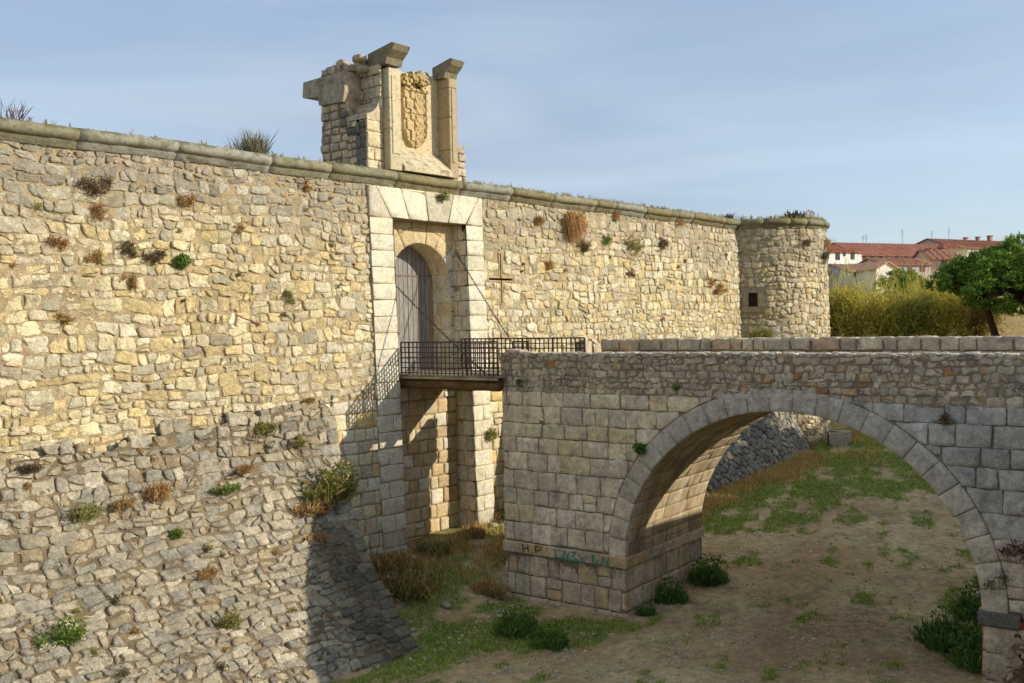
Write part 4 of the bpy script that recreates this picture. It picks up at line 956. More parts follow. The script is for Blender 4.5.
def plant(name, label, cat, base, size, cols, out=(0, -1, 0), n=260, leafy=0.0, group=None, width=None, droop=.5, tall=1.0):
    mb = MB(); b_ = np.array(base, float)
    k = max(7, int(size * 16))
    for i in range(k):
        q_ = b_ + rng.normal(size=3) * (size if n > 130 else size * .5) * np.array([.28, .09 if abs(out[1]) > .5 else .28, .2])
        if out[2] > .5: q_[2] = b_[2]
        blades(mb, q_, n // k, size * .3, size * .42 * tall, cols, out, width or (.006 + size * .006), droop=droop)
    if leafy:
        leaves(mb, b_ + np.array(out) * size * .25 + np.array([0, 0, size * .2 * tall]), int(leafy), (size * .55, size * (.3 if out[1] < -.5 else .55), size * .42 * tall), cols, .035 + size * .02)
    o = mb.build(name, M_leaf, smooth=False)
    return tag(o, label, cat, group)
WG = 'tufts growing in the wall joints'; SG = 'plants growing on the scarp'; BG = 'shrubs on the moat floor'; TG = 'plants on top of the wall'
def onwall(x, z): return (x, wallY(z) - .03, z)
wall_plants = [
 (12.64, 10.34, .38, G_rust, 'brown dry tuft near the left edge of the photo, halfway up the left wall'),
 (13.64, 10.02, .40, G_dry, 'tawny flat tuft low in the upper left cluster of wall plants'),
 (13.67, 11.76, .62, G_dark, 'dark brown straggly tuft high on the left wall just below the cornice'),
 (13.82, 11.06, .40, G_rust, 'small rusty tuft beneath the dark straggly one on the left wall'),
 (16.30, 11.57, .40, G_rust, 'round brown tuft high on the left wall above the green one'),
 (14.67, 10.13, .50, G_dark, 'dark twiggy growth immediately left of the bright green wall plant'),
 (15.3, 10.08, .45, G_dark, 'thin brown scrub touching the left side of the bright green wall plant'),
 (14.55, 9.37, .38, G_dry, 'brown tuft below the dark twiggy growth on the left wall'),
 (12.81, 8.51, .36, G_dry, 'lone dusty tuft low on the left wall near the photo edge'),
 (19.5, 9.08, .42, G_olive, 'small dark green sprig alone in the middle of the left wall'),
 (20.34, 12.32, .34, G_rust, 'little rusty tuft under the cornice, the nearest one left of the gate'),
 (31.51, 12.02, .55, G_dry, 'dry tuft under the cornice between the gate and the big orange bush'),
 (36.62, 12.5, .55, G_rust, 'rusty tuft right under the cornice midway along the right wall'),
 (38.05, 11.36, .75, G_olive, 'broad olive and brown tuft in the middle of the right wall'),
 (35.96, 11.56, .5, G_green, 'small green sprig right of the big orange bush'),
 (32.01, 10.3, .45, G_rust, 'narrow rust-coloured tuft below the big orange bush'),
 (34.38, 11.2, .6, G_dark, 'dark brown tuft below and right of the big orange bush'),
 (42.02, 12.75, .6, G_rust, 'rusty tuft under the cornice two thirds along the right wall'),
 (40.26, 11.55, .55, G_dark, 'dusky tuft between two rusty ones on the far part of the right wall'),
 (45.4, 9.49, .65, G_rust, 'rusty tuft low on the wall nearest the tower'),
 (44.6, 9.95, .5, G_rust, 'reddish tuft just above the lowest one near the tower'),
 (37.74, 10.2, .45, G_dark, 'small dark tuft low in the middle of the right wall'),
 (17.9, 11.0, .3, G_dry, 'small dry wisp between the green wall plant and the gate, upper left wall'),
]
for (x, z, s, cols, lab) in wall_plants:
    plant('wall_tuft', lab, 'wall plant', onwall(x, z), s, cols, n=int(260 + 300 * s), group=WG, droop=.7)
plant('wall_fern', 'bright green leafy plant growing out of the left wall', 'wall plant', onwall(16.02, 9.95), .42, G_green, n=260, leafy=420, group=WG)
plant('wall_bush', 'large orange-brown bush hanging below the cornice of the right wall', 'wall plant', onwall(33.71, 11.85), .95, G_rust, n=1800, leafy=250, group=WG, droop=1.5, tall=1.5)
plant('wall_fern', 'green and yellow plant rooted in the lintel above the gate arch', 'wall plant', (26.15, 24.12, 12.45), .42, G_olive, n=320, leafy=120, group=WG)
plant('wall_fern', 'olive green tuft on the dressed wall below the drawbridge', 'wall plant', onwall(28.09, 4.25), .55, G_olive, n=420, leafy=160, group=WG)
def ontower(s, z): return tuple(f_tow([s], [z], [.05])[0])
plant('wall_tuft', 'dark brown tuft high on the round tower', 'wall plant', ontower(5.1, 11.95), .55, G_dark, n=400, group=WG)
plant('wall_tuft', 'long rusty tuft hanging at the right edge of the tower under its cornice', 'wall plant', ontower(7.35, 11.9), .7, G_rust, n=600, group=WG, droop=1)
plant('wall_tuft', 'straggly dark tuft below the rusty one at the right of the tower', 'wall plant', ontower(6.7, 11.2), .6, G_dark, n=500, group=WG)
plant('dry_bush', 'pale dry bush at the foot of the tower where it meets the wall', 'bush', (47.6, 23.2, 7.4), .9, G_olive, out=(0, -.3, 1), n=900, group=WG)
# on top of the wall
plant('twiggy_bush', 'grey twiggy bush standing on the cornice left of the gable', 'bush', (18.75, 24.5, 13.12), .7, [lin(126, 122, 90), lin(96, 92, 70), lin(150, 140, 106)], out=(0, 0, 1.6), n=420, group=TG, droop=.02, tall=2.6, width=.009)
plant('dry_stalk', 'thin purple-brown stalk on the wall top at the left edge of the photo', 'weed', (11.75, 24.4, 13.12), .8, [lin(96, 70, 72), lin(120, 92, 88)], out=(-.3, 0, 1.2), n=60, group=TG, droop=.0, tall=1.6, width=.008)
plant('spiky_plant', 'grey-green spiky plant on top of the tower', 'plant', (50.5, 22.6, 13.12), .9, [lin(92, 100, 80), lin(66, 72, 58)], out=(0, 0, 1), n=500, group=TG, droop=.1, tall=1.15, width=.03)
plant('spiky_plant', 'brown rounded plant beside the spiky one on the tower', 'plant', (51.8, 22.4, 13.12), .75, G_dry, out=(0, 0, 1), n=600, group=TG, droop=.3, leafy=200)
plant('spiky_plant', 'small reddish plant on the cornice where wall and tower meet', 'plant', (47.0, 24.4, 13.12), .7, [lin(120, 66, 62), lin(92, 70, 60)], out=(0, 0, 1), n=300, group=TG, droop=.2)
mb = MB()
for i in range(420):
    x = random.uniform(27.8, 47.5) if random.random() < .8 else random.uniform(3, 23); blades(mb, (x, 24.25 + random.random() * .3, 13.14), 7, .06, random.uniform(.06, .26), G_olive + G_dry, (0, 0, 1), .008, .5, .3)
for i in range(170):
    a = random.uniform(math.pi * 1.0, math.pi * 2); blades(mb, (TC[0] + (TR - .1) * math.cos(a), TC[1] + (TR - .1) * math.sin(a), 13.13), 8, .08, random.uniform(.1, .4), G_olive + G_dry, (0, 0, 1), .012, .5, .3)
tag(mb.build('grass', M_leaf, smooth=False), 'sparse dry grass along the top of the cornice', 'grass', kind='stuff')
# scarp plants
scarp_plants = [
 (18.33, 23.83, 5.39, .62, G_olive, 0, 'olive tuft at the top of the scarp under the pale wall'),
 (20.13, 24.04, 6.04, .36, G_dry, 0, 'small dry tuft at the upper right corner of the scarp'),
 (14.6, 23.4, 4.14, .75, G_rust, 0, 'large rusty brown tuft in the middle left of the scarp'),
 (13.7, 23.35, 4.0, .5, G_dry, 0, 'pale dry tuft left of the large rusty one on the scarp'),
 (12.72, 23.33, 3.94, .65, G_olive, 0, 'yellow-green tuft on the left of the scarp'),
 (18.72, 22.29, 2.44, .5, G_rust, 0, 'reddish brown tuft under the big scarp bush'),
 (15.19, 22.03, 2.22, .55, G_dry, 0, 'wide straw-coloured tuft low in the middle of the scarp'),
 (14.85, 20.8, 1.27, .55, G_olive, 150, 'green weed near the bottom of the scarp'),
 (11.16, 21.42, 1.72, .7, G_green, 200, 'green leafy weed at the lower left of the scarp'),
 (14.9, 23.04, 3.13, .4, G_green, 0, 'small green tuft just below the large rusty one on the scarp'),
 (11.65, 23.73, 5.09, .4, G_dark, 0, 'dark dry tuft at the upper left edge of the scarp'),
 (17.37, 23.49, 4.42, .42, G_rust, 0, 'small rusty tuft on the scarp below the olive one'),
 (16.6, 23.3, 4.0, .38, G_green, 0, 'little green sprig in the centre of the scarp'),
 (19.4, 23.7, 4.9, .4, G_olive, 0, 'pale tuft on the scarp above the big bush'),
]
for (x, y, z, s, cols, lf, lab) in scarp_plants: plant('scarp_tuft', lab, 'scarp plant', (x, y - .05, z), s, cols, out=(0, -.6, .7), n=int(280 + 500 * s), leafy=lf, group=SG)
plant('scarp_bush', 'large green and brown bush at the right edge of the scarp near the gate', 'bush', (20.05, 23.0, 3.45), 1.25, G_green + G_dry + G_olive, out=(.1, -.6, .7), n=1700, leafy=500, group=SG, droop=.3)
plant('scarp_bush', 'reddish dry bush just left of the large green one on the scarp', 'bush', (19.2, 22.9, 3.1), .8, G_rust + G_dry, out=(0, -.6, .7), n=900, group=SG)
for i in range(26):
    x = random.uniform(11.5, 22) if i < 12 else random.uniform(29.5, 46.5); z = random.uniform(8.2, 12.4); q_ = onwall(x, z)
    plant('wall_wisp', 'tiny dry wisp in a joint of the curtain wall, one of the many faint ones', 'wall plant', q_, random.uniform(.18, .3), random.choice([G_dry, G_dark, G_rust, G_olive]), n=90, group='tiny wisps in the wall joints', droop=.7)
for i in range(26):
    zt = random.uniform(.6, 5.6); t_ = TT(zt); x = random.uniform(9.5, min(19.5, float(xend(t_)) - .5))
    if zt > ztop(x) - .2: continue
    q_ = f_sc([x], [t_], [.0])[0]
    plant('scarp_wisp', 'tiny dry wisp between the stones of the scarp, one of the many faint ones', 'scarp plant', tuple(q_), random.uniform(.2, .38), random.choice([G_dry, G_dark, G_rust, G_olive]), out=(0, -.5, .8), n=120, group='tiny wisps between the scarp stones', droop=.5)
# moat floor shrubs
def gz_(x, y): return float(ground(x, y))
fl = [
 (21.5, 21.7, 1.3, G_deep + G_rust + G_dry, 120, 'dark green bush at the scarp foot below the gate pilaster'),
 (22.3, 22.9, 1.3, G_rust + G_dry, 0, 'orange-brown dry grass clump against the foot of the gate pilaster'),
 (21.73, 17.61, .95, G_deep + G_green, 350, 'low round green shrub on the moat floor left of the pier'),
 (21.3, 16.1, .7, G_deep, 400, 'small flat green shrub left of the pier corner'),
 (28.3, 15.5, 1.05, G_deep, 900, 'large dark green shrub at the far corner of the left pier'),
 (26.3, 15.7, .8, G_deep, 600, 'green shrub along the inner foot of the left pier'),
 (24.9, 15.6, .45, G_deep, 250, 'small green tuft at the near corner of the left pier'),
 (28.9, 23.4, .8, G_deep, 500, 'dark green shrub behind the bridge end at the wall foot'),
 (25.9, 7.3, 1.15, G_deep, 900, 'big dark green shrub at the bottom right beside the right pier'),
 (27.2, 8.0, 1.2, G_deep, 900, 'green shrub directly behind the big one at the right pier'),
 (30.0, 8.1, 1.3, G_deep, 1200, 'green bush farther back along the right side under the arch'),
 (33.0, 8.6, .9, G_deep, 500, 'smallest green bush farthest back along the right side'),
 (23.9, 20.6, .8, G_dry, 100, 'dry straggly bush at the left corner of the bridge pier'),
 (24.4, 23.3, .9, G_dry + G_olive, 0, 'dry grass clump in the pit under the drawbridge'),
 (26.4, 23.4, .7, G_dry, 0, 'thin dry weeds in the sunlit corner under the drawbridge'),
]
for (x, y, s, cols, lf, lab) in fl: plant('moat_shrub', lab, 'shrub', (x, y, gz_(x, y)), s, cols, out=(0, 0, 1), n=int(900 + 1300 * s), leafy=lf * .45, group=BG, droop=.45, tall=1.0)
# plants on the bridge face
for (x, y, s_, lab) in ((48.6, 21.6, .9, 'brown brush at the tower foot beyond the arch'), (52.6, 21.0, .9, 'reddish brush beside the pale block at the end of the moat'), (55.5, 20.5, 1.1, 'brown brush right of the pale block at the end of the moat')):
    plant('moat_shrub', lab, 'shrub', (x, y, gz_(x, y)), s_, G_dark + G_rust, out=(0, 0, 1), n=900, group=BG, droop=.4)
fb = [(15.39, 4.7, .34, G_deep, 260, 'dark green fern on the left haunch of the arch ring'), (19.56, 6.44, .2, G_green, 60, 'tiny green sprig at the left end of the bridge under the parapet'),
      (14.23, 6.42, .2, G_green, 60, 'tiny green sprig under the parapet above the arch ring'), (7.41, 5.86, .4, G_dark, 0, 'dark brown dry tuft high on the right of the bridge face'), (5.98, 3.1, .45, [lin(120, 60, 44), lin(96, 60, 40)], 0, 'reddish dry tuft at the right edge of the bridge face'),
      (6.35, 2.35, .4, G_dark, 0, 'dark tuft above the right impost')]
for (y, z, s, cols, lf, lab) in fb: plant('bridge_tuft', lab, 'wall plant', (BX0 - .04, y, z), s, cols, out=(-1, 0, 0), n=240, leafy=lf, group='plants on the bridge face', droop=.8)

# grass, dry grass and gravel on the moat floor
def scatter(n, x0, x1, y0, y1, dens):
    X = rng.uniform(x0, x1, n); Y = rng.uniform(y0, y1, n); k = rng.random(n) < dens(X, Y); return X[k], Y[k]
def grass_mesh(X, Y, cols, hgt, width, name, label):
    n = len(X); Z = ground(X, Y) - .01; a = rng.uniform(0, 6.28, n); L_ = hgt * rng.uniform(.5, 1.3, n); w_ = width * rng.uniform(.7, 1.4, n)
    dx, dy = np.cos(a), np.sin(a); lx, ly = rng.normal(0, .5, n) * L_, rng.normal(0, .5, n) * L_
    V = np.stack([np.stack([X - dx * w_, Y - dy * w_, Z], 1), np.stack([X + dx * w_, Y + dy * w_, Z], 1), np.stack([X + lx, Y + ly, Z + L_], 1)], 1).reshape(-1, 3)
    c = np.array(cols)[rng.integers(0, len(cols), n)] * rng.uniform(.75, 1.25, (n, 1)); mb = MB(); mb.add(V, [(3 * i, 3 * i + 1, 3 * i + 2) for i in range(n)], np.repeat(c, 3, 0))
    return tag(mb.build(name, M_leaf, smooth=False), label, 'grass', kind='stuff')
LG = [lin(146, 172, 62), lin(122, 152, 54), lin(164, 178, 80)]
X, Y = scatter(300000, 14, 60, 6.5, 23.9, lambda x, y: ss((green_mask(x, y) - .12) / .35) * .75)
grass_mesh(X, Y, LG, .09, .022, 'grass', 'patchy short green grass on the moat floor')
X, Y = scatter(70000, 29.5, 47, 18.6, 22, lambda x, y: np.exp(-((y - (20.15 + .5 * vn(x, x, 2))) / .55) ** 2) * (.6 + .4 * vn(x, y, .7)))
X2, Y2 = scatter(40000, 19.5, 29, 21.4, 24.0, lambda x, y: .16 * ss(.5 + vn(x, y, .5)))
X3, Y3 = scatter(30000, 46, 62, 14, 24, lambda x, y: .4 * ss(.4 + vn(x, y, 1.1)))
grass_mesh(np.concatenate([X, X2, X3]), np.concatenate([Y, Y2, Y3]), [lin(204, 176, 104), lin(184, 154, 88), lin(214, 190, 128)], .26, .02, 'dry_grass', 'straw-coloured dry grass along the foot of the walls')
mb = MB(); X, Y = scatter(34000, 17, 52, 6.8, 23, lambda x, y: .12 + .85 * ss((vn(x * .25, y, .9, 9) + .5 * vn(x, y, .5, 3)) * 1.2) * ss((40 - x) / 20))
for x, y, z in zip(X, Y, ground(X, Y)):
    s = random.uniform(.018, .05) * (1.5 if random.random() < .12 else 1); V = ic1_v[:, :] * np.array([s, s * .8, s * .5]) * rng.uniform(.8, 1.2, (len(ic1_v), 1)) + np.array([x, y, z + s * .2]); mb.add(V, ic1_f, pick([2, 1], [lin(214, 202, 178), lin(188, 170, 142)], .12))
tag(mb.build('gravel', M_rub, smooth=False), 'scattered pale pebbles on the moat floor', 'gravel', kind='stuff')
for (x, y, s, lab) in ((22.0, 20.5, .22, 'pale fallen stone on the grass between scarp and bridge pier'), (23.3, 20.0, .16, 'small fallen stone just left of the bridge pier'), (20.0, 19.9, .15, 'fallen stone at the dark corner of the scarp'),
                       (22.7, 22.1, .14, 'small stone in the dirt in front of the gate pit'), (24.6, 22.9, .16, 'stone lying in the shadow beneath the drawbridge'), (27.6, 23.5, .2, 'stone at the foot of the sunlit wall under the drawbridge')):
    mb = MB(); rock(mb, (0, 0, s * .3), (s, s * .75, s * .55), lin(190, 176, 148)); o = mb.build('fallen_stone', M_rub); o.location = (x, y, gz_(x, y)); tag(o, lab, 'stone', 'fallen stones')
mb = MB(); mb.box((-.75, -.5, -.2), (.75, .5, .62), lin(186, 172, 148), bev=.06, jit=.02); o = mb.build('stone_block', M_rub); o.location = (50.3, 20.3, gz_(50.3, 20.3)); o.rotation_euler.z = .3
tag(o, 'big pale squared block lying at the far end of the moat', 'stone block')

# trees ---------------------------------------------------------------
def willow(x, y, h, wd, cols, lab, seed):
    global rng
    rng = np.random.default_rng(seed); random.seed(seed)
    z0 = gz_(x, y); e = empty('willow', lab, 'tree', 'yellow-green willows behind the bridge', (x, y, z0))
    mb = MB(); tips = []
    for i in range(9):
        a = random.uniform(0, 6.28); sp_ = random.uniform(.1, .5) * wd; n = 6
        pts = [(sp_ * (k / n) ** 1.3 * math.cos(a) + rng.normal(0, .04), sp_ * (k / n) ** 1.3 * math.sin(a) + rng.normal(0, .04), h * .9 * k / n - .1) for k in range(n + 1)]
        mb.tube(pts, [.07 * (1 - .85 * k / n) for k in range(n + 1)], lin(84, 68, 46), n=5); tips += pts[2:]
        for k in range(2, n):
            p = np.array(pts[k])
            for _ in range(3):
                d = rng.normal(size=3); d[2] = abs(d[2]) + .6; d /= np.linalg.norm(d); q_ = p + d * random.uniform(.5, 1.1); mb.tube([p, q_], [.022, .008], lin(92, 76, 50), n=4, caps=False); tips.append(q_)
    o = mb.build('trunk', M_bark, e)
    mb = MB()
    for p in tips:
        p = np.array(p); n = int(30 + 26 * random.random()); leaves(mb, p, n, (.42, .42, .5), cols, .085)
    blades(mb, (0, 0, h * .6), 900, wd * 1.0, h * .3, cols, (0, 0, .8), .014, .5, .1); leaves(mb, (0, 0, h * .38), 900, (wd * .55, wd * .55, h * .4), cols, .085)
    mb.build('crown', M_leaf, e, smooth=False)
WY = [lin(208, 192, 84), lin(218, 202, 96), lin(180, 170, 76)]; WO = [lin(176, 156, 84), lin(160, 142, 76), lin(142, 128, 76)]; WGn = [lin(170, 168, 80), lin(184, 178, 84), lin(148, 150, 70)]
wl = [(70.0, 31.0, 4.3, WGn, 'greenish willow touching the right edge of the tower'), (71.0, 29.0, 4.0, WO, 'brownish willow second from the tower'), (70.5, 27.6, 4.2, WY, 'bright yellow willow third from the tower'),
      (74.0, 28.5, 4.6, WGn, 'tall green-yellow willow behind the third'), (71.5, 25.8, 3.9, WY, 'yellow willow below the white gabled house'), (75.0, 26.2, 4.5, WO, 'bare-topped brown willow behind the yellow one'),
      (72.0, 24.2, 3.9, WGn, 'low green-yellow willow in the middle of the row'), (74.5, 23.4, 4.3, WY, 'golden willow right of the middle of the row'), (73.0, 22.2, 3.8, WY, 'golden bushy willow left of the pine'),
      (76.5, 21.8, 4.0, WGn, 'dull green willow just behind the pine edge'), (74.2, 20.4, 3.4, WO, 'small brownish willow beneath the pine branches')]
for i, (x, y, h, cols, lab) in enumerate(wl): willow(x, y, h * (.58 + .26 * ((i * 7) % 5) / 4), 3.6, cols, lab, 100 + i)
rng = np.random.default_rng(5); random.seed(5)
def pine(name, lab, loc, h, rx, rz, seed, lean=(.0, .0), n=520, group='stone pines on the bank'):
    global rng
    rng = np.random.default_rng(seed); random.seed(seed)
    e = empty(name, lab, 'tree', group, loc); mb = MB(); zc = h - rz
    tr = [(lean[0] * k / 6, lean[1] * k / 6, -.3 + (zc + .3) * k / 6) for k in range(7)]
    mb.tube(tr, [.26 - .025 * k for k in range(7)], lin(80, 58, 44), n=8)
    top = np.array(tr[-1]); cl = []
    for i in range(n):
        a = random.uniform(0, 6.28); u = random.random(); r = math.sqrt(random.random()); 
        zz_ = (random.random() ** .6) * math.sqrt(max(0, 1 - r * r)) * (1 if random.random() < .8 else -.35)
        lump = 1 + .17 * math.sin(a * 3 + seed) + .14 * math.sin(a * 7 + 1)
        cl.append(top + np.array([r * rx * lump * math.cos(a), r * rx * lump * math.sin(a), zz_ * rz * 1.25 - .1 * rz]))
    for i in range(0, n, 22):
        p = cl[i]; m_ = (top + p) / 2 + np.array([0, 0, -.3]); mb.tube([np.array(tr[4]), m_, p], [.1, .06, .02], lin(80, 58, 44), n=5)
    mb.build('trunk', M_bark, e)
    mb = MB(); cols = [lin(110, 142, 54), lin(86, 116, 46), lin(144, 170, 70)]
    for p in cl:
        m_ = 30; d = rng.normal(size=(m_, 3)); d[:, 2] = d[:, 2] * .7 + .3; d /= np.linalg.norm(d, axis=1)[:, None]; s = rng.uniform(.2, .42, m_)[:, None]
        q_ = p + d * s; sd_ = np.cross(d, rng.normal(size=(m_, 3))); sd_ /= np.linalg.norm(sd_, axis=1)[:, None]
        V = np.stack([p - sd_ * .03 + d * s * .2, p + sd_ * .03 + d * s * .2, q_ + sd_ * .035, q_ - sd_ * .035], 1).reshape(-1, 3)
        c = np.array(cols)[rng.integers(0, 3, m_)] * rng.uniform(.75, 1.25, (m_, 1)); mb.add(V, [(4 * i, 4 * i + 1, 4 * i + 2, 4 * i + 3) for i in range(m_)], np.repeat(c, 4, 0))
    mb.build('crown', M_leaf, e, smooth=False); return e
p1 = pine('stone_pine', 'big dark green stone pine with leaning trunk at the right edge of the photo', (71.5, 15.2, gz_(71.5, 15.2)), 6.0, 4.8, 2.9, 31, (-.9, .6), 950)
p2 = pine('stone_pine', 'smaller stone pine clump reaching left over the willows', (69.4, 17.8, gz_(69.4, 17.8)), 5.2, 2.5, 1.5, 32, (.2, 1.2), 360)
# a taller row of the same pines on the bank outside the picture, which shades the moat
def copy_tree(e, loc, s, rz, lab):
    c = e.copy(); COL.objects.link(c); c.location = loc; c.scale = (s, s, s * 1.0); c.rotation_euler.z = rz; c['label'] = lab
    for ch in e.children: d = ch.copy(); COL.objects.link(d); d.parent = c
    return c
copy_tree(p2, (74.0, 16.4, gz_(74, 16.4)), 1.0, 2.0, 'stone pine partly hidden behind the big one')
pl_ = [((57.5, -4.5), 1.35, 1), ((63.0, -3.5), 1.45, 2), ((68.0, -2.0), 1.35, 3)]
pn = ['tall stone pine of the near bank, the closest of three beyond the right edge', 'tallest stone pine of the near bank, between two others beyond the right edge', 'stone pine of the near bank, the farthest of three beyond the right edge']
for ((x, y), s, k), lab in zip(pl_, pn): copy_tree(p1, (x, y, gz_(x, y)), s, k, lab)

# ------------------------------------------------------------------ houses on the far rise
FWD = np.array([.931, .366, 0.]); SIDE = np.array([.366, -.931, 0.])     # away from / to the right as seen from the moat
def hpt(d, u):   # distance along the view and tangent offset to the right
    return f0 * d + r0 * (u * d)
def house(name, lab, d, u0_, u1_, z0, ze, depth, ridge, wall, roofc, kind='gable', windows=(), chims=(), skew=0.0, ant=()):
    """facade from tangent u0 to u1 at distance d, base z0, eave ze; roof ridge parallel to facade"""
    a = hpt(d, u0_); b_ = hpt(d + skew, u1_); ax = (b_ - a); W_ = np.linalg.norm(ax); ax /= W_; dp = np.array([-ax[1], ax[0], 0]); 
    if dp @ f0 < 0: dp = -dp
    e = empty(name, lab, 'house', 'houses on the rise', tuple(a[:2]) + (z0,))
    def T(p, q_, z): v = a + ax * p + dp * q_; return (v[0], v[1], z)
    mb = MB(); V = [T(0, 0, z0), T(W_, 0, z0), T(W_, depth, z0), T(0, depth, z0), T(0, 0, ze), T(W_, 0, ze), T(W_, depth, ze), T(0, depth, ze)]
    Fc = [(0, 1, 5, 4), (1, 2, 6, 5), (2, 3, 7, 6), (3, 0, 4, 7)]
    if kind == 'gable': V += [T(0, depth / 2, ze + ridge), T(W_, depth / 2, ze + ridge)]; Fc += [(4, 7, 8), (5, 9, 6)]
    if kind == 'end': V += [T(W_ / 2, 0, ze + ridge), T(W_ / 2, depth, ze + ridge)]; Fc += [(4, 5, 8), (6, 7, 9)]
    mb.add(V, Fc, wall); reparent(mb.build('wall', M_house, smooth=False), e)
    mb = MB(); o_ = .35; dz = .12; k = ridge / (depth / 2) if kind != 'end' else ridge / (W_ / 2)
    def slab(P4):
        P4 = [np.array(p) for p in P4]; mb.add(P4 + [p + np.array([0, 0, .16]) for p in P4], [(0, 1, 2, 3), (7, 6, 5, 4), (0, 4, 5, 1), (1, 5, 6, 2), (2, 6, 7, 3), (3, 7, 4, 0)], roofc)
    if kind == 'gable':
        slab([T(-o_, -o_, ze - k * o_), T(W_ + o_, -o_, ze - k * o_), T(W_ + o_, depth / 2, ze + ridge), T(-o_, depth / 2, ze + ridge)])
        slab([T(-o_, depth + o_, ze - k * o_), T(W_ + o_, depth + o_, ze - k * o_), T(W_ + o_, depth / 2, ze + ridge + .002), T(-o_, depth / 2, ze + ridge + .002)])
        nr = int(W_ / .9)
        for i in range(nr): q0 = W_ * i / nr; mb.tube([T(q0, -o_, ze - k * o_ + .17), T(q0, depth / 2, ze + ridge + .17)], .06, roofc * random.uniform(.75, 1.1), n=4, caps=False)
    elif kind == 'hip':
        r_ = min(depth / 2, W_ / 2) ; A4 = [T(-o_, -o_, ze - .1), T(W_ + o_, -o_, ze - .1), T(W_ + o_, depth + o_, ze - .1), T(-o_, depth + o_, ze - .1), T(r_ * .8, depth / 2, ze + ridge), T(W_ - r_ * .8, depth / 2, ze + ridge)]
        mb.add(A4, [(0, 1, 5, 4), (1, 2, 5), (2, 3, 4, 5), (3, 0, 4), (3, 2, 1, 0)], roofc)
        for i in range(1, int(W_ / .8)):
            q0 = .8 * i; tt = min(1, q0 / (r_ * .8), (W_ - q0) / (r_ * .8)); mb.tube([T(q0, -o_, ze - .05), T(q0, depth / 2 * tt, ze + ridge * tt + .03)], .06, roofc * random.uniform(.75, 1.1), n=4, caps=False)
    else:
        slab([T(-o_, -o_, ze - k * o_), T(W_ / 2, -o_, ze + ridge), T(W_ / 2, depth + o_, ze + ridge), T(-o_, depth + o_, ze - k * o_)])
        slab([T(W_ + o_, -o_, ze - k * o_), T(W_ / 2, -o_, ze + ridge + .002), T(W_ / 2, depth + o_, ze + ridge + .002), T(W_ + o_, depth + o_, ze - k * o_)])
    rf = fixn(mb.build('roof', M_tile, smooth=False)); reparent(rf, e)
    for (p, z, w_, h_, c) in windows:
        mb = MB(); v = [T(W_ * p - w_ / 2, -.06, z), T(W_ * p + w_ / 2, -.06, z), T(W_ * p + w_ / 2, -.06, z + h_), T(W_ * p - w_ / 2, -.06, z + h_), T(W_ * p - w_ / 2, .1, z), T(W_ * p + w_ / 2, .1, z), T(W_ * p + w_ / 2, .1, z + h_), T(W_ * p - w_ / 2, .1, z + h_)]
        mb.add(v, [(0, 1, 2, 3), (0, 4, 5, 1), (1, 5, 6, 2), (2, 6, 7, 3), (3, 7, 4, 0)], c); reparent(mb.build('window', M_glass, smooth=False), e)
    for (p, q_, w_, h_) in chims:
        mb = MB(); zb = ze + ridge * (1 - abs(q_ - .5) * 2) - .2; c0 = a + ax * W_ * p + dp * depth * q_
        M_ = Matrix.Translation((c0[0], c0[1], zb)) @ Matrix.Rotation(math.atan2(ax[1], ax[0]), 4, 'Z'); mb.box((-w_ / 2, -w_ / 2, 0), (w_ / 2, w_ / 2, h_), lin(168, 130, 110), M=M_); mb.box((-w_ * .62, -w_ * .62, h_ - .02), (w_ * .62, w_ * .62, h_ + .14), lin(130, 90, 74), M=M_)
        ch = mb.build('chimney', M_house, smooth=False); ch.parent = rf; ch.matrix_parent_inverse = (rf.matrix_parent_inverse.copy() if False else Matrix.Identity(4))
        ch.matrix_parent_inverse = Matrix.Translation(-Vector(e.location)).inverted() @ Matrix.Translation(-Vector(e.location))
    for (p, h_) in ant:
        mb = MB(); c0 = a + ax * W_ * p + dp * depth * .5; zb = ze + ridge; mb.tube([(c0[0], c0[1], zb - .2), (c0[0], c0[1], zb + h_)], .035, lin(120, 120, 120), n=4)
        for k_ in (.6, .75, .9): mb.tube([tuple(np.array([c0[0], c0[1], zb + h_ * k_]) + s_ * ax * .45 * (1.2 - k_ * .5)) for s_ in (-1, 1)], .02, lin(120, 120, 120), n=4)
        an = mb.build('antenna', M_iron, smooth=False); an.parent = rf
    return e
def U(px): return (px - 512) / F
def ZZ(px, py, d):   # height of a sight at distance d
    return 8.2 + d * (324.0 - .02 * (px - 512) - py) / F
WHT = lin(232, 228, 216); GRW = lin(196, 184, 172); BLW = lin(186, 188, 192); RED = lin(158, 104, 84); BRN = lin(156, 122, 102); ORG = lin(196, 120, 84); DK = lin(60, 50, 52); RW = lin(120, 60, 54)
gnd = 9.0
d = 158; house('white_house', 'white house with a hipped orange roof, nearest the tower', d, U(816), U(863), 10, ZZ(845, 250.5, d), 9, ZZ(840, 240.5, d) - ZZ(840, 250.5, d), WHT, ORG, 'hip', skew=5, windows=
      [(.48, ZZ(840, 259, d), .9, 1.1, DK), (.62, ZZ(846, 255, d), .5, .7, DK), (.8, ZZ(853, 258, d), .8, 1.1, DK), (.25, ZZ(829, 259, d), .8, 1.1, DK)], chims=[(.4, .5, .6, .8)])
d = 142; house('row_house', 'low pale house with a brown roof behind the willows, left half of the pair', d, U(812), U(848), 8.5, ZZ(830, 271, d), 6, .9, BLW, BRN, 'gable', [(.35, ZZ(834, 276, d), .8, .7, DK), (.75, ZZ(838, 276, d), .8, .7, DK)], skew=3)
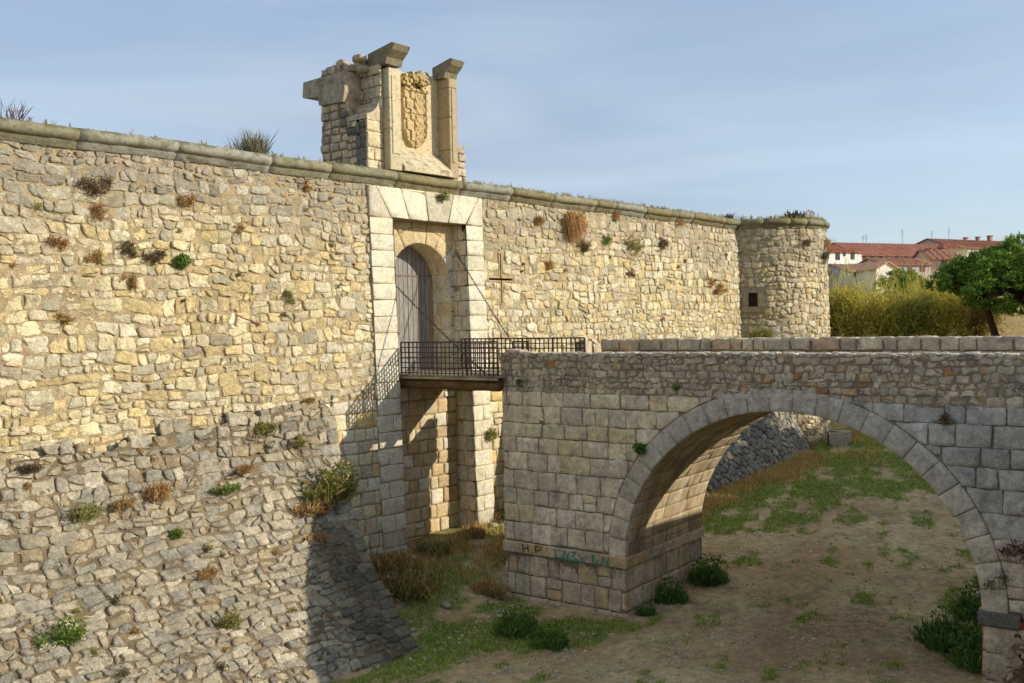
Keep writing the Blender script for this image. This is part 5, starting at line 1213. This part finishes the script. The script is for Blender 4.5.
d = 141; house('row_house', 'low pale house with a brown roof and dark door, right half of the pair', d, U(849), U(877), 8.5, ZZ(862, 271, d), 6, 1.0, BLW, BRN, 'gable', [(.3, ZZ(857, 276, d), .8, .8, DK), (.75, ZZ(869, 278, d), .9, 1.6, DK)], [(.95, .3, .5, .6)], skew=3)
d = 139; house('gabled_house', 'small house with a bright white gable end above the willows', d, U(877), U(899), 8.5, ZZ(888, 269, d), 8, ZZ(888, 262, d) - ZZ(888, 269, d), WHT, lin(200, 150, 120), 'end', skew=2)
d = 168; house('terrace', 'long terrace with a red-brown tiled roof and a row of small attic windows', d, U(858), U(962), 9, ZZ(880, 254.5, d), 10, 2.2, GRW, RED, 'gable',
      [(.07, ZZ(866, 262, d), .7, 1.0, RW), (.14, ZZ(873, 262, d), .7, 1.0, RW), (.22, ZZ(880, 258, d), .8, .8, DK)] + [(.37 + .09 * k, ZZ(897 + 10 * k, 257.5, d), .8, .55, DK) for k in range(6)],
      [(p, .6, .5, .6) for p in (.1, .2, .25, .33, .47, .52, .62, .75, .88)], skew=10, ant=[(.27, 1.4), (.3, 1.6), (.65, 2.6)])
d = 152; house('terrace', 'lower red-roofed wing with reddish windows in front of the terrace', d, U(884), U(932), 9, ZZ(905, 264, d), 6, .95, lin(190, 180, 172), RED, 'gable', [(.55, ZZ(910, 272, d), .8, .8, RW), (.82, ZZ(923, 271, d), .9, .8, RW)], [], skew=3)
d = 160; house('gabled_house', 'grey gabled house between the terrace and the pine', d, U(932), U(958), 9, ZZ(945, 259, d), 8, 1.6, lin(190, 170, 150), RED, 'gable', [(.5, ZZ(945, 266, d), .8, .9, DK)], [(.2, .4, .5, .6)])
d = 185; house('hall', 'highest red-roofed building on the skyline above the pine', d, U(958), U(1040), 10, ZZ(990, 247, d), 12, 1.9, GRW, RED, 'gable', [(.2 * k + .1, ZZ(980, 252, d), .9, .8, DK) for k in range(5)], [(.45, .5, .6, .7), (.6, .5, .6, .9), (.75, .5, .7, 1.2)], skew=12, ant=[(.05, 1.6), (.25, 2.4)])
d = 178; house('gabled_house', 'small cream house with a tawny roof at the left end of the skyline hall', d, U(946), U(968), 10, ZZ(955, 247, d), 8, 1.0, lin(214, 196, 160), lin(176, 110, 80), 'hip')
# green garden tree in front of the terrace
rng = np.random.default_rng(77); random.seed(77)
p3 = pine('garden_tree', 'round green garden tree right of the white gable', (0, 0, 0), 4.2, 2.6, 1.9, 33, (0, 0), 260, None)
q_ = hpt(128, U(902)); p3.location = (q_[0], q_[1], gz_(q_[0], q_[1])); p3.location.z = ZZ(902, 268, 128) - 4.6
q_ = hpt(126, U(913)); copy_tree(p3, (q_[0], q_[1], ZZ(913, 274, 126) - 3.2), .7, 1.0, 'small dark garden tree below the reddish windows')
